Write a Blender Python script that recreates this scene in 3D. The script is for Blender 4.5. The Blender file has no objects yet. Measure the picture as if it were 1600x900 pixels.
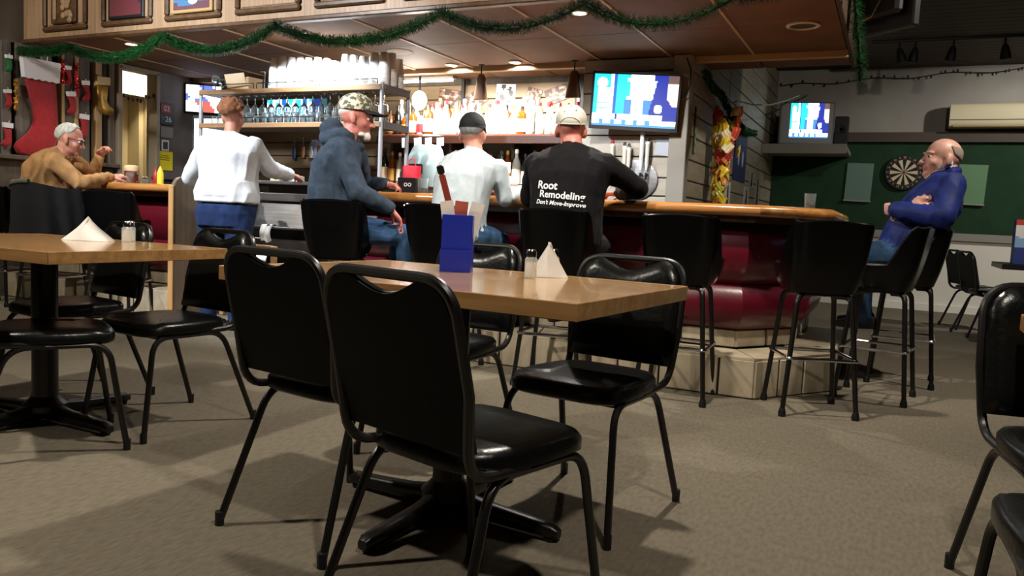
import bpy, bmesh, math, random
from mathutils import Vector, Matrix, noise
from mathutils.kdtree import KDTree
from mathutils.bvhtree import BVHTree
rng = random.Random(7)
R = math.radians
scene = bpy.context.scene
COL = scene.collection

# ---------------------------------------------------------------- camera
F_PX, CAM_H = 1235.0, 0.95
PITCH, ROLL, YAW = math.atan(110 / F_PX), 0.048, R(25.5)
fw = Vector((-math.sin(YAW) * math.cos(PITCH), math.cos(YAW) * math.cos(PITCH), -math.sin(PITCH)))
r0 = Vector((math.cos(YAW), math.sin(YAW), 0))
u0 = r0.cross(fw)
rt = r0 * math.cos(ROLL) + u0 * math.sin(ROLL)
up = -r0 * math.sin(ROLL) + u0 * math.cos(ROLL)
cam = bpy.data.cameras.new('camera')
cam.sensor_width = 36
cam.lens = F_PX / 1600 * 36
cam.clip_start = 0.05
camo = bpy.data.objects.new('camera', cam)
COL.objects.link(camo)
camo.matrix_world = Matrix(((rt.x, up.x, -fw.x, 0), (rt.y, up.y, -fw.y, 0), (rt.z, up.z, -fw.z, CAM_H), (0, 0, 0, 1)))
scene.camera = camo

# ---------------------------------------------------------------- world, exposure
w = bpy.data.worlds.new('night'); scene.world = w
w.use_nodes = True
w.node_tree.nodes['Background'].inputs[0].default_value = (0.02, 0.02, 0.025, 1)
w.node_tree.nodes['Background'].inputs[1].default_value = 0.3
vs = scene.view_settings
vs.view_transform = 'Standard'; vs.look = 'None'; vs.gamma = 1; vs.use_curve_mapping = False
vs.exposure = 0.5
try:
    scene.cycles.use_denoising = True
    scene.cycles.max_bounces = 6
    scene.cycles.caustics_reflective = False
    scene.cycles.caustics_refractive = False
    scene.cycles.sample_clamp_indirect = 6
except Exception:
    pass

# room lamps: recessed spots in the ceiling (x, y, z, watts, aim x, aim y, aim z, cone, colour)
WARM = (1.0, 0.92, 0.79); NEUT = (1.0, 0.95, 0.88); COOL = (0.88, 0.94, 1.0)
ROOM_LAMPS = [
    (-3.4, 0.9, 3.08, 230, -3.4, 1.5, 0, 125, WARM),
    (-1.0, 3.4, 3.08, 230, -1.0, 3.3, 0, 130, WARM),
    (0.2, 0.9, 3.08, 150, 0.2, 1.2, 0, 125, WARM),
    (-4.7, 2.2, 3.08, 560, -4.6, 4.75, 1.75, 76, COOL),
    (-2.6, 2.4, 3.08, 190, -2.6, 4.5, 1.5, 72, NEUT),
    (1.2, 5.2, 3.08, 165, -.6, 7.0, 1.0, 120, WARM),
    (-6.4, 2.3, 3.08, 170, -6.4, 4.6, 1.6, 82, WARM),
    (2.5, 9.4, 3.05, 190, 1.7, 11.5, .9, 110, NEUT),
]
# recessed lamps in the canopy; the cool one is added to brighten the cups
# (x, y, watts, colour, aim y, aim z, cone)
BAR_LAMPS = [(-2.03, 5.10, 95, NEUT, 5.6, 0, 150), (-6.34, 5.06, 30, WARM, 5.06, 0, 140), (-3.2, 6.55, 120, NEUT, 7.0, 1.75, 120), (-3.86, 6.55, 120, NEUT, 7.0, 1.75, 120), (-4.40, 5.12, 85, COOL, 5.5, 1.7, 125)]

# ---------------------------------------------------------------- mesh helpers
class MB:
    def __init__(s):
        s.v = []; s.f = []; s.m = []
    def add(s, vs, fs, mi=0):
        o = len(s.v)
        s.v += [tuple(x) for x in vs]
        s.f += [tuple(i + o for i in f) for f in fs]
        s.m += [mi] * len(fs)
        return s
    def box(s, c, d, M=None, ch=0.0, mi=0):
        hx, hy, hz = d[0] / 2, d[1] / 2, d[2] / 2
        c = Vector(c)
        if ch <= 0:
            vs = [Vector((x, y, z)) for z in (-hz, hz) for y in (-hy, hy) for x in (-hx, hx)]
            fs = [(0, 2, 3, 1), (4, 5, 7, 6), (0, 1, 5, 4), (2, 6, 7, 3), (0, 4, 6, 2), (1, 3, 7, 5)]
        else:
            ch = min(ch, hx * .98, hy * .98, hz * .98)
            vs = []; idx = {}
            for sx in (-1, 1):
                for sy in (-1, 1):
                    for sz in (-1, 1):
                        idx[sx, sy, sz] = len(vs)
                        vs += [Vector((sx * hx, sy * (hy - ch), sz * (hz - ch))),
                               Vector((sx * (hx - ch), sy * hy, sz * (hz - ch))),
                               Vector((sx * (hx - ch), sy * (hy - ch), sz * hz))]
            fs = []
            def q(l, n):
                ctr = sum((vs[i] for i in l), Vector()) / len(l)
                nn = (vs[l[1]] - vs[l[0]]).cross(vs[l[2]] - vs[l[0]])
                fs.append(tuple(l) if nn.dot(ctr) > 0 else tuple(reversed(l)))
            for a in (-1, 1):
                q([idx[a, b, c2] + 0 for b, c2 in ((-1, -1), (1, -1), (1, 1), (-1, 1))], 0)
                q([idx[b, a, c2] + 1 for b, c2 in ((-1, -1), (1, -1), (1, 1), (-1, 1))], 0)
                q([idx[b, c2, a] + 2 for b, c2 in ((-1, -1), (1, -1), (1, 1), (-1, 1))], 0)
                for b in (-1, 1):
                    q([idx[a, b, -1], idx[a, b, 1], idx[a, b, 1] + 1, idx[a, b, -1] + 1], 0)
                    q([idx[a, -1, b], idx[a, 1, b], idx[a, 1, b] + 2, idx[a, -1, b] + 2], 0)
                    q([idx[-1, a, b] + 1, idx[1, a, b] + 1, idx[1, a, b] + 2, idx[-1, a, b] + 2], 0)
                    for e in (-1, 1):
                        i = idx[a, b, e]; q([i, i + 1, i + 2], 0)
        if M is not None: vs = [M @ x for x in vs]
        s.add([x + c for x in vs], fs, mi); return s
    def frust(s, p0, p1, r0, r1, n=12, caps=True, mi=0):
        p0, p1 = Vector(p0), Vector(p1)
        a = (p1 - p0).normalized()
        b = a.orthogonal().normalized(); c = a.cross(b)
        vs = []
        for p, r in ((p0, r0), (p1, r1)):
            for i in range(n):
                t = 2 * math.pi * i / n
                vs.append(p + (b * math.cos(t) + c * math.sin(t)) * r)
        fs = [(i, (i + 1) % n, n + (i + 1) % n, n + i) for i in range(n)]
        if caps: fs += [tuple(reversed(range(n))), tuple(range(n, 2 * n))]
        s.add(vs, fs, mi); return s
    def ell(s, c, r, M=None, nu=16, nv=10, mi=0):
        c = Vector(c); vs = [Vector((0, 0, -r[2]))]; fs = []
        for j in range(1, nv):
            ph = -math.pi / 2 + math.pi * j / nv
            for i in range(nu):
                t = 2 * math.pi * i / nu
                vs.append(Vector((r[0] * math.cos(ph) * math.cos(t), r[1] * math.cos(ph) * math.sin(t), r[2] * math.sin(ph))))
        vs.append(Vector((0, 0, r[2]))); L = len(vs) - 1
        for i in range(nu):
            k = (i + 1) % nu
            fs.append((0, 1 + k, 1 + i))
            for j in range(nv - 2):
                a = 1 + j * nu
                fs.append((a + i, a + k, a + nu + k, a + nu + i))
            a = 1 + (nv - 2) * nu
            fs.append((a + i, a + k, L))
        if M is not None: vs = [M @ x for x in vs]
        s.add([x + c for x in vs], fs, mi); return s
    def tube(s, pts, r, n=10, closed=False, caps=True, mi=0):
        pts = [Vector(p) for p in pts]; N = len(pts)
        rr = r if isinstance(r, (list, tuple)) else [r] * N
        tan = []
        for i in range(N):
            a = pts[(i - 1) % N] if (closed or i > 0) else pts[i]
            b = pts[(i + 1) % N] if (closed or i < N - 1) else pts[i]
            tan.append((b - a).normalized())
        b = tan[0].orthogonal().normalized()
        vs = []
        for i in range(N):
            b = (b - tan[i] * b.dot(tan[i]))
            b = b.normalized() if b.length > 1e-6 else tan[i].orthogonal().normalized()
            c = tan[i].cross(b)
            for k in range(n):
                t = 2 * math.pi * k / n
                vs.append(pts[i] + (b * math.cos(t) + c * math.sin(t)) * rr[i])
        fs = []
        for i in range(N if closed else N - 1):
            j = (i + 1) % N
            for k in range(n):
                l = (k + 1) % n
                fs.append((i * n + k, i * n + l, j * n + l, j * n + k))
        if caps and not closed:
            fs += [tuple(reversed(range(n))), tuple(range((N - 1) * n, N * n))]
        s.add(vs, fs, mi); return s
    def lathe(s, prof, c=(0, 0, 0), n=16, mi=0, M=None):
        c = Vector(c); vs = []; fs = []
        for r, z in prof:
            for k in range(n):
                t = 2 * math.pi * k / n
                vs.append(Vector((r * math.cos(t), r * math.sin(t), z)))
        for i in range(len(prof) - 1):
            for k in range(n):
                l = (k + 1) % n
                fs.append((i * n + k, i * n + l, (i + 1) * n + l, (i + 1) * n + k))
        fs += [tuple(reversed(range(n))), tuple(range((len(prof) - 1) * n, len(prof) * n))]
        if M is not None: vs = [M @ x for x in vs]
        s.add([x + c for x in vs], fs, mi); return s
    def prism(s, poly, z0, z1, mi=0, fn=None):
        """poly of 2-D points (ccw) between two levels; fn maps (a, b, level) to a point"""
        n = len(poly)
        fn = fn or (lambda a, b, z: (a, b, z))
        vs = [fn(a, b, z0) for a, b in poly] + [fn(a, b, z1) for a, b in poly]
        fs = [tuple(reversed(range(n))), tuple(range(n, 2 * n))]
        fs += [(i, (i + 1) % n, n + (i + 1) % n, n + i) for i in range(n)]
        s.add(vs, fs, mi); return s
    def grid(s, fn, nu, nv, mi=0, wrap=False):
        vs = [fn(i / nu, j / nv) for j in range(nv + 1) for i in range(nu + (0 if wrap else 1))]
        m = nu if wrap else nu + 1
        fs = []
        for j in range(nv):
            for i in range(nu):
                k = (i + 1) % m if wrap else i + 1
                fs.append((j * m + i, j * m + k, (j + 1) * m + k, (j + 1) * m + i))
        s.add(vs, fs, mi); return s
    def loft(s, secs, n=20, e=2.3, mi=0):
        """closed tube through sections (centre, right vec, depth vec), superellipse"""
        vs = []
        for c, a, b in secs:
            c, a, b = Vector(c), Vector(a), Vector(b)
            for k in range(n):
                t = 2 * math.pi * k / n
                ct, st = math.cos(t), math.sin(t)
                vs.append(c + a * (math.copysign(abs(ct) ** (2 / e), ct)) + b * (math.copysign(abs(st) ** (2 / e), st)))
        N = len(secs)
        fs = [(i * n + k, i * n + (k + 1) % n, (i + 1) * n + (k + 1) % n, (i + 1) * n + k) for i in range(N - 1) for k in range(n)]
        fs += [tuple(reversed(range(n))), tuple(range((N - 1) * n, N * n))]
        s.add(vs, fs, mi); return s
    def mesh(s, name, mats, smooth=35, fixn=True):
        me = bpy.data.meshes.new(name)
        me.from_pydata([tuple(v) for v in s.v], [], s.f)
        for m in (mats if isinstance(mats, (list, tuple)) else [mats]): me.materials.append(m)
        if any(s.m): me.polygons.foreach_set('material_index', s.m)
        if fixn:
            bm = bmesh.new(); bm.from_mesh(me)
            bmesh.ops.recalc_face_normals(bm, faces=bm.faces)
            bm.to_mesh(me); bm.free()
        if smooth:
            me.polygons.foreach_set('use_smooth', [True] * len(me.polygons))
            me.set_sharp_from_angle(angle=R(smooth))
        me.update()
        return me
    def build(s, name, mats, parent=None, smooth=35, fixn=True, loc=None, **kw):
        o = bpy.data.objects.new(name, s.mesh(name, mats, smooth, fixn))
        COL.objects.link(o)
        if loc is not None: o.location = loc
        if parent is not None: o.parent = parent
        if kw: tag(o, **kw)
        return o

def tag(o, label=None, cat=None, group=None, kind=None):
    if label: o['label'] = label
    if cat: o['category'] = cat
    if group: o['group'] = group
    if kind: o['kind'] = kind
    return o
def thing(name, label, cat, loc=(0, 0, 0), rz=0.0, group=None):
    o = bpy.data.objects.new(name, None)
    o.empty_display_size = 0.1
    COL.objects.link(o)
    o.location = loc; o.rotation_euler = (0, 0, rz)
    return tag(o, label, cat, group)
def struct(o): o['kind'] = 'structure'; return o
def copy_tree(o, parent=None):
    c = o.copy(); COL.objects.link(c); c.parent = parent
    for ch in list(o.children): copy_tree(ch, c)
    return c
def dup(o, label, loc, rz=None, group=None):
    c = copy_tree(o); c.location = loc
    if rz is not None: c.rotation_euler = (0, 0, rz)
    if label: c['label'] = label
    if group: c['group'] = group
    return c
def bend(pts, rad, n=5):
    """round the inner corners of a polyline"""
    pts = [Vector(p) for p in pts]; out = [pts[0]]
    for i in range(1, len(pts) - 1):
        a, b, c = pts[i - 1], pts[i], pts[i + 1]
        r = min(rad, (a - b).length * .49, (c - b).length * .49)
        p, q = b + (a - b).normalized() * r, b + (c - b).normalized() * r
        for k in range(n + 1):
            t = k / n
            out.append(p * (1 - t) ** 2 + b * 2 * t * (1 - t) + q * t * t)
    out.append(pts[-1]); return out
def rotz(a): return Matrix.Rotation(a, 3, 'Z')

# ---------------------------------------------------------------- materials
def srgb(h):
    if isinstance(h, str):
        h = [int(h[i:i + 2], 16) / 255 for i in (0, 2, 4)]
    return tuple((c / 12.92 if c <= .04045 else ((c + .055) / 1.055) ** 2.4) for c in h) + (1,)
_mats = {}
def mat(name, col, rough=.6, metal=0., spec=.5, col2=None, scale=(8, 8, 8), detail=4, bump=0., bscale=60., fac=(.35, .65), trans=0., ior=1.45, coat=0., emit=None, estr=0., alpha=1., sheen=0., distort=0.):
    if name in _mats: return _mats[name]
    m = bpy.data.materials.new(name); m.use_nodes = True
    nt = m.node_tree; b = nt.nodes['Principled BSDF']
    c1 = srgb(col)
    b.inputs['Base Color'].default_value = c1
    b.inputs['Roughness'].default_value = rough
    b.inputs['Metallic'].default_value = metal
    b.inputs['Specular IOR Level'].default_value = spec
    b.inputs['IOR'].default_value = ior
    b.inputs['Transmission Weight'].default_value = trans
    b.inputs['Coat Weight'].default_value = coat
    b.inputs['Coat Roughness'].default_value = .08
    b.inputs['Alpha'].default_value = alpha
    b.inputs['Sheen Weight'].default_value = sheen
    if emit:
        b.inputs['Emission Color'].default_value = srgb(emit)
        b.inputs['Emission Strength'].default_value = estr
    if col2 or bump:
        tc = nt.nodes.new('ShaderNodeTexCoord')
        mp = nt.nodes.new('ShaderNodeMapping')
        nt.links.new(tc.outputs['Object'], mp.inputs[0])
        mp.inputs['Scale'].default_value = scale if isinstance(scale, (tuple, list)) else (scale,) * 3
    if col2:
        n = nt.nodes.new('ShaderNodeTexNoise'); n.inputs['Scale'].default_value = 1
        n.inputs['Detail'].default_value = detail; n.inputs['Distortion'].default_value = distort
        nt.links.new(mp.outputs[0], n.inputs['Vector'])
        rp = nt.nodes.new('ShaderNodeValToRGB')
        rp.color_ramp.elements[0].position = fac[0]; rp.color_ramp.elements[1].position = fac[1]
        rp.color_ramp.elements[0].color = c1; rp.color_ramp.elements[1].color = srgb(col2)
        nt.links.new(n.outputs['Fac'], rp.inputs[0])
        nt.links.new(rp.outputs[0], b.inputs['Base Color'])
    if bump:
        n2 = nt.nodes.new('ShaderNodeTexNoise'); n2.inputs['Scale'].default_value = bscale
        n2.inputs['Detail'].default_value = 3
        nt.links.new(tc.outputs['Object'], n2.inputs['Vector'])
        bp = nt.nodes.new('ShaderNodeBump'); bp.inputs['Strength'].default_value = bump
        bp.inputs['Distance'].default_value = .01
        nt.links.new(n2.outputs['Fac'], bp.inputs['Height'])
        nt.links.new(bp.outputs[0], b.inputs['Normal'])
    _mats[name] = m
    return m
def vcol_mat(name, emit=0., rough=.5):
    m = bpy.data.materials.new(name); m.use_nodes = True
    nt = m.node_tree; b = nt.nodes['Principled BSDF']
    a = nt.nodes.new('ShaderNodeVertexColor'); a.layer_name = 'print'
    b.inputs['Roughness'].default_value = rough
    if emit:
        b.inputs['Base Color'].default_value = (.01, .01, .01, 1)
        nt.links.new(a.outputs[0], b.inputs['Emission Color']); b.inputs['Emission Strength'].default_value = emit
    else:
        nt.links.new(a.outputs[0], b.inputs['Base Color'])
    return m

M = {}
M['carpet'] = mat('carpet', '82796a', .95, spec=.1, col2='6c6456', scale=(70, 24, 40), detail=10, bump=.6, bscale=420, fac=(.25, .75))
M['vinyl'] = mat('black vinyl', '050506', .25, spec=.32, bump=.05, bscale=60)
M['backvinyl'] = mat('dull black vinyl', '040404', .5, spec=.12, bump=.05, bscale=60)
M['pad'] = mat('black padded vinyl', '090a09', .28, spec=.45, bump=.10, bscale=70)
M['blackmetal'] = mat('black tube steel', '0d0b0a', .33, spec=.6)
M['chrome'] = mat('chrome', 'c8c8cc', .15, 1.)
M['steel'] = mat('brushed steel', '9a9a9c', .38, 1., col2='85868a', scale=(2, 60, 60))
M['tablewood'] = mat('oak table top', 'bd9360', .2, coat=.6, col2='a67c4c', scale=(2.2, 26, 26), detail=6, distort=.6)
M['tableedge'] = mat('oak table edge', 'a27a4c', .35, coat=.3, col2='8a6439', scale=(2.5, 30, 40), detail=5)
M['barwood'] = mat('varnished bar wood', 'b97f44', .25, coat=.6, col2='935f2e', scale=(2, 20, 24), detail=6, distort=.7)
M['panelwood'] = mat('fascia wood', 'a08468', .5, col2='8a6f54', scale=(40, 40, 1.6), detail=5, distort=.4)
M['framewood'] = mat('dark moulding', '5b4129', .4, col2='45301d', scale=(20, 20, 20))
M['postwood'] = mat('weathered post', '6d675f', .75, col2='56514a', scale=(30, 30, 1.5), detail=5)
M['lightpost'] = mat('pale pine post', 'c0a57c', .6, col2='a98d64', scale=(30, 30, 1.5), detail=5)
M['oakend'] = mat('oak end panel', '9a7044', .4, col2='7d5832', scale=(20, 20, 2), detail=5)
M['redvinyl'] = mat('burgundy padded vinyl', '520c1a', .28, coat=.2, bump=.05, bscale=30)
M['tile'] = mat('travertine tile', 'b5a78f', .5, col2='94866f', scale=(7, 7, 3), detail=6, bump=.1, bscale=40)
M['grout'] = mat('dark grout', '2c251e', .9)
M['ceilpanel'] = mat('brown ceiling panel', '6d4a2c', .75, col2='5f3f25', scale=(3, 3, 3), detail=5, bump=.12, bscale=160)
M['batten'] = mat('pale ceiling batten', 'b09876', .55)
M['darkwood'] = mat('dark plank', '4a392c', .7, col2='3a2c22', scale=(1.5, 24, 24), detail=5)
M['greywall'] = mat('grey brown plank wall', '5f564d', .8, col2='504840', scale=(14, 14, 2), detail=4)
M['siding'] = mat('pale siding', 'a39988', .6, col2='90866f', scale=(3, 3, 20), detail=4)
M['tapwall'] = mat('pale tap wall', 'b9b3a8', .45, col2='a59f94', scale=(3, 3, 12))
M['white'] = mat('off white wall', '9c9890', .8, col2='8f8b84', scale=2.)
M['wains'] = mat('white wainscot', 'd9d6cb', .6)
M['green'] = mat('dark green wall', '14391f', .85, col2='103019', scale=6., bump=.1, bscale=200)
M['greyrail'] = mat('grey rail', '88857c', .6)
M['cream'] = mat('cream wall', 'd8c596', .8)
M['dark'] = mat('near black', '0b0a0a', .6)
M['blackplastic'] = mat('black plastic', '111214', .4)
M['foam'] = mat('white foam', 'f4f4f2', .7, spec=.2)
M['paper'] = mat('white paper', 'eeeeec', .8, spec=.2)
M['glass'] = mat('clear glass', 'f2f8f8', .03, trans=.92, ior=1.3)
M['lens'] = mat('lamp lens', 'fff4e0', .4, emit='fff0d8', estr=12)
M['lensoff'] = mat('unlit lamp lens', '2a2018', .4)
M['tinsel'] = mat('green tinsel', '1f5a26', .4, spec=.5, col2='123a18', scale=30.)
M['red'] = mat('red felt', 'a31522', .85, col2='8d101c', scale=20., sheen=.3)
M['whitefelt'] = mat('white felt', 'dcdde4', .9, sheen=.3)

# ================================================================ STRUCTURE
def slab(name, x0, x1, y0, y1, z0, z1, m, parent=None):
    return struct(MB().box(((x0 + x1) / 2, (y0 + y1) / 2, (z0 + z1) / 2), (x1 - x0, y1 - y0, z1 - z0)).build(name, m, parent, smooth=0)) if parent is None else \
        MB().box(((x0 + x1) / 2, (y0 + y1) / 2, (z0 + z1) / 2), (x1 - x0, y1 - y0, z1 - z0)).build(name, m, parent, smooth=0)
CEIL = 3.12
floor = slab('floor', -9.6, 4.2, -2.6, 11.9, -.1, 0, M['carpet'])
# dining room ceiling: dark boards
ceil = slab('ceiling', -7.5, 4.2, -2.6, 11.75, CEIL + .02, CEIL + .12, M['dark'])
me_b = MB().box((0, 0, 0), (4.7, .148, .02), ch=.004).mesh('ceiling_board', M['darkwood'])
for i in range(46):
    o = bpy.data.objects.new('ceiling_board', me_b); COL.objects.link(o); o.parent = ceil
    o.location = (1.85, 4.85 + i * .152, CEIL + .012)
slab('ceiling_front', -7.5, 4.2, -2.6, 4.77, CEIL, CEIL + .02, M['darkwood'])
# walls closing the room
slab('wall_front', -7.5, 4.2, -2.7, -2.6, 0, CEIL + .1, M['greywall'])
slab('wall_right', 4.2, 4.3, -2.7, 11.9, 0, CEIL + .1, M['greywall'])
# dart wall
wd = slab('wall_dart', -1.7, 4.2, 11.6, 11.75, 0, CEIL + .1, M['white'])
slab('green_panel', -1.6, 4.2, 11.57, 11.6, 1.02, 2.17, M['green'], wd)
slab('wainscot_panel', -1.6, 4.2, 11.575, 11.6, .0, .93, M['wains'], wd)
slab('trim_1', -1.6, 4.2, 11.53, 11.6, .925, 1.02, M['greyrail'])
slab('trim_2', -1.6, 4.2, 11.5, 11.6, 2.165, 2.29, mat('dark band', '4a4038', .7))
slab('baseboard_dart', -1.6, 4.2, 11.55, 11.58, 0, .09, M['wains'])
# sided wall running back from the bar
ws = slab('wall_side', -1.72, -1.625, 6.62, 11.6, 0, CEIL + .1, M['dark'])
zs = [0.0, .18, .36, .54, .72, .90, 1.06, 1.19, 1.33, 1.505, 1.70, 1.886, 2.057, 2.23, 2.41, 2.59, 2.77, 2.95, 3.12]
for a, b in zip(zs, zs[1:]):
    MB().box((-1.612, 9.13, (a + b) / 2), (.026, 4.93, b - a - .012), ch=.005).build('siding_board', M['siding'], ws)
# wall with the beer taps
wt = slab('wall_tap', -2.56, -1.75, 6.64, 6.74, 0, 2.35, M['dark'])
zt = [1.0, 1.19, 1.345, 1.52, 1.70, 1.88, 2.06, 2.24, 2.35]
for a, b in zip(zt, zt[1:]):
    MB().box((-2.155, 6.63, (a + b) / 2), (.80, .026, b - a - .01), ch=.004).build('siding_board', M['tapwall'], wt)
struct(MB().box((-1.675, 6.62, 1.175), (.15, .12, 2.35), ch=.006).build('trim_3', mat('grey corner post', '8d8a83', .5)))
# back wall of the bar
wb = slab('wall_back', -7.5, -1.7, 7.3, 7.4, 0, CEIL, M['greywall'])
for i in range(9):
    MB().box((-5.03, 7.285, 1.02 + i * .15), (4.9, .03, .14), ch=.004).build('wall_board', mat('tan back wall', '7c6a52', .6, col2='6b5a45', scale=(2, 9, 9)), wb)
# left wall: half wall with posts, a doorway and the room behind it
wl = slab('wall_left', -7.5, -7.4, -2.6, 5.735, 0, 1.27, M['greywall'])
slab('wall_left_upper', -7.5, -7.4, -2.6, 4.45, 1.27, CEIL, M['greywall'])
slab('wall_left_header', -7.5, -7.4, 4.45, 6.25, 2.33, CEIL, M['greywall'])
slab('wall_left_end', -7.5, -7.4, 6.235, 7.3, 0, CEIL, mat('grey purple wall', '6b6462', .7, col2='5c5655', scale=(5, 5, 3)))
struct(MB().box((-7.43, 5.09, 1.285), (.2, 1.29, .045), ch=.008).build('trim_4', M['greywall']))
for y0, y1, mm in ((4.45, 4.50, 'postwood'), (4.551, 4.638, 'postwood'), (4.68, 4.86, 'postwood'), (4.93, 5.03, 'postwood'), (5.119, 5.152, 'lightpost'), (5.158, 5.25, 'postwood'),
                   (5.256, 5.30, 'lightpost'), (5.308, 5.426, 'postwood'), (5.483, 5.556, 'lightpost'), (5.644, 5.726, 'postwood')):
    MB().box((-7.42, (y0 + y1) / 2, 1.82), (.05 if mm == 'postwood' else .07, y1 - y0, 1.03), ch=.004).build('post', M[mm], wl)
# door frame
df = MB()
df.box((-7.43, 5.745, 1.165), (.16, .05, 2.33), ch=.005).box((-7.43, 6.215, 1.165), (.16, .05, 2.33), ch=.005).box((-7.43, 5.98, 2.325), (.16, .5, .045), ch=.005)
struct(df.build('door_1', mat('door frame', '8d8270', .5)))
# back room seen through the doorway and the posts
slab('wall_backroom_far', -8.75, -8.65, 3.2, 6.86, 0, 2.9, M['cream'])
slab('wall_backroom_step', -8.65, -8.45, 6.86, 6.92, 0, 2.9, M['cream'])
slab('wall_backroom_end', -8.5, -8.4, 6.92, 8.6, 0, 2.9, M['cream'])
slab('wall_backroom_side', -8.75, -7.5, 3.1, 3.2, 0, 2.9, mat('dark backroom brown', '3a332c', .8))
slab('wall_backroom_close', -8.5, -7.5, 8.5, 8.6, 0, 2.9, M['cream'])
slab('ceiling_backroom', -8.75, -7.5, 3.1, 8.6, 2.9, 3.0, M['white'])
slab('wall_backroom_bulkhead', -8.38, -8.3, 6.2, 8.5, 2.19, 2.9, mat('white board', 'f0ece0', .6))
slab('backroom_light_screen', -7.66, -7.6, 3.2, 5.94, 0, 2.9, mat('dark backroom brown', '3a332c', .8))  # dark screen added behind the posts to stop back room light leaking through
# canopy above the bar
canopy = slab('ceiling_canopy', -7.4, -.42, 4.79, 7.28, 2.37, CEIL, M['dark'])
px = [-.43, -1.13, -1.79, -2.42, -3.08, -3.72, -4.36, -5.0, -5.64, -6.28, -6.92, -7.4]
for a, b in zip(px, px[1:]):
    for y0, y1 in ((4.80, 5.76), (5.765, 6.69), (6.75, 7.28)):
        MB().box(((a + b) / 2, (y0 + y1) / 2, 2.362), (a - b - .012, y1 - y0, .016), ch=.003).build('ceiling_panel', M['ceilpanel'], canopy)
    if b > -7.3:
        MB().box((b, 5.75, 2.352), (.022, 1.9, .014), ch=.004).build('batten', M['batten'], canopy)
MB().box((-3.9, 6.72, 2.335), (6.95, .05, .06), ch=.006).build('beam', M['batten'], canopy)
MB().box((-.41, 6.03, 2.72), (.03, 2.5, .78), ch=.006).build('side_fascia', M['darkwood'], canopy)
fas = struct(MB().box((-3.91, 4.78, 2.73), (7.0, .04, .77), ch=.004).build('wall_fascia', M['panelwood']))
MB().box((-3.91, 4.765, 2.352), (7.0, .07, .035), ch=.008).build('fascia_lip', M['framewood'], fas)
px0 = [(-7.10, -6.51), (-6.32, -5.70), (-5.55, -4.925), (-4.777, -4.127), (-3.995, -3.37), (-3.22, -2.60), (-2.45, -1.83), (-1.68, -1.06)]
for x0, x1 in px0:
    fr = MB(); t = .045
    z0, z1 = 2.42, 3.06
    fr.box(((x0 + x1) / 2, 4.745, z0 + t / 2), (x1 - x0, .03, t), ch=.012).box(((x0 + x1) / 2, 4.745, z1 - t / 2), (x1 - x0, .03, t), ch=.012)
    fr.box((x0 + t / 2, 4.745, (z0 + z1) / 2), (t, .03, z1 - z0 - 2 * t), ch=.012).box((x1 - t / 2, 4.745, (z0 + z1) / 2), (t, .03, z1 - z0 - 2 * t), ch=.012)
    fr.build('panel_moulding', M['framewood'], fas)
    MB().box(((x0 + x1) / 2, 4.756, (z0 + z1) / 2), (x1 - x0 - .11, .012, z1 - z0 - .11), ch=.005).build('raised_panel', M['panelwood'], fas)

# ================================================================ LAMPS
def spot(parent, x, y, z, watts, aim, cone, col, rad=.06):
    l = bpy.data.lights.new('bulb', 'SPOT'); l.energy = watts; l.color = col
    l.spot_size = R(cone); l.spot_blend = .55; l.shadow_soft_size = rad
    o = bpy.data.objects.new('bulb', l); COL.objects.link(o)
    d = (Vector(aim) - Vector((x, y, z))).normalized()
    o.rotation_euler = d.to_track_quat('-Z', 'Y').to_euler()
    o.parent = parent; o.location = (0, 0, -.035)
def can_light(x, y, z, label, group, lit=True, r=.085):
    t = thing('recessed_ceiling_light', label, 'light', (x, y, z), 0, group)
    MB().lathe([(r * 1.25, 0), (r * 1.25, -.008), (r * 1.05, -.014), (r, -.012), (r * .96, 0)], n=28).build('trim_ring', mat('lamp ring', 'cfc4b0', .4), t)
    MB().lathe([(r * .95, -.003), (r * .95, -.001), (.001, -.001)], n=24).build('lens', M['lens'] if lit else M['lensoff'], t)
    return t
for x, y, z, wt_, ax, ay, az, cone, col in ROOM_LAMPS:
    t = can_light(x, y, CEIL - .001, 'lit recessed lamp in the dark dining room ceiling', 'recessed lamps of the dining room')
    spot(t, x, y, z - .0, wt_, (ax, ay, az), cone, col)
for x, y, wt_, col, ay, az, cone in BAR_LAMPS:
    t = can_light(x, y, 2.353, 'lit recessed lamp with pale ring in the canopy above the bar', 'lit recessed lamps of the canopy', True, .05)  # also labels the added cool lamp over the cup rack
    spot(t, x, y, 2.35, wt_, (x, ay, az), cone, col, .04)
can_light(-.672, 5.826, 2.353, 'unlit dark recessed lamp near the right end of the canopy', None, False, .09)
# fluorescent tube above the bottles
tl = thing('tube_light', 'short fluorescent strip light above the left end of the bottle shelf', 'light', (-4.62, 7.10, 2.339))
MB().box((0, 0, .0), (.96, .08, .03), ch=.006).build('housing', M['white'], tl)
MB().tube([(-.45, 0, -.025), (.45, 0, -.025)], .014, n=10).build('tube', mat('lit tube', 'ffffff', .4, emit='fff1d6', estr=12), tl)
# glowing globe added to stand for the white glare over the bottle shelf
t = thing('glare_globe', 'glowing white globe added for the glare over the left end of the bottle shelf', 'light', (-4.43, 6.9, 2.354))
MB().lathe([(.04, 0), (.04, -.02), (.012, -.03), (.012, -.17)], n=16).build('stem', M['blackplastic'], t)
MB().ell((0, 0, -.27), (.075, .075, .095), nu=24, nv=16).build('globe', mat('glare glow', 'ffffff', .4, emit='fff4e0', estr=14), t)
l = bpy.data.lights.new('bulb', 'POINT'); l.energy = 22; l.color = NEUT; l.shadow_soft_size = .1
o = bpy.data.objects.new('bulb', l); COL.objects.link(o); o.parent = t; o.location = (0, -.12, -.27)
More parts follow.
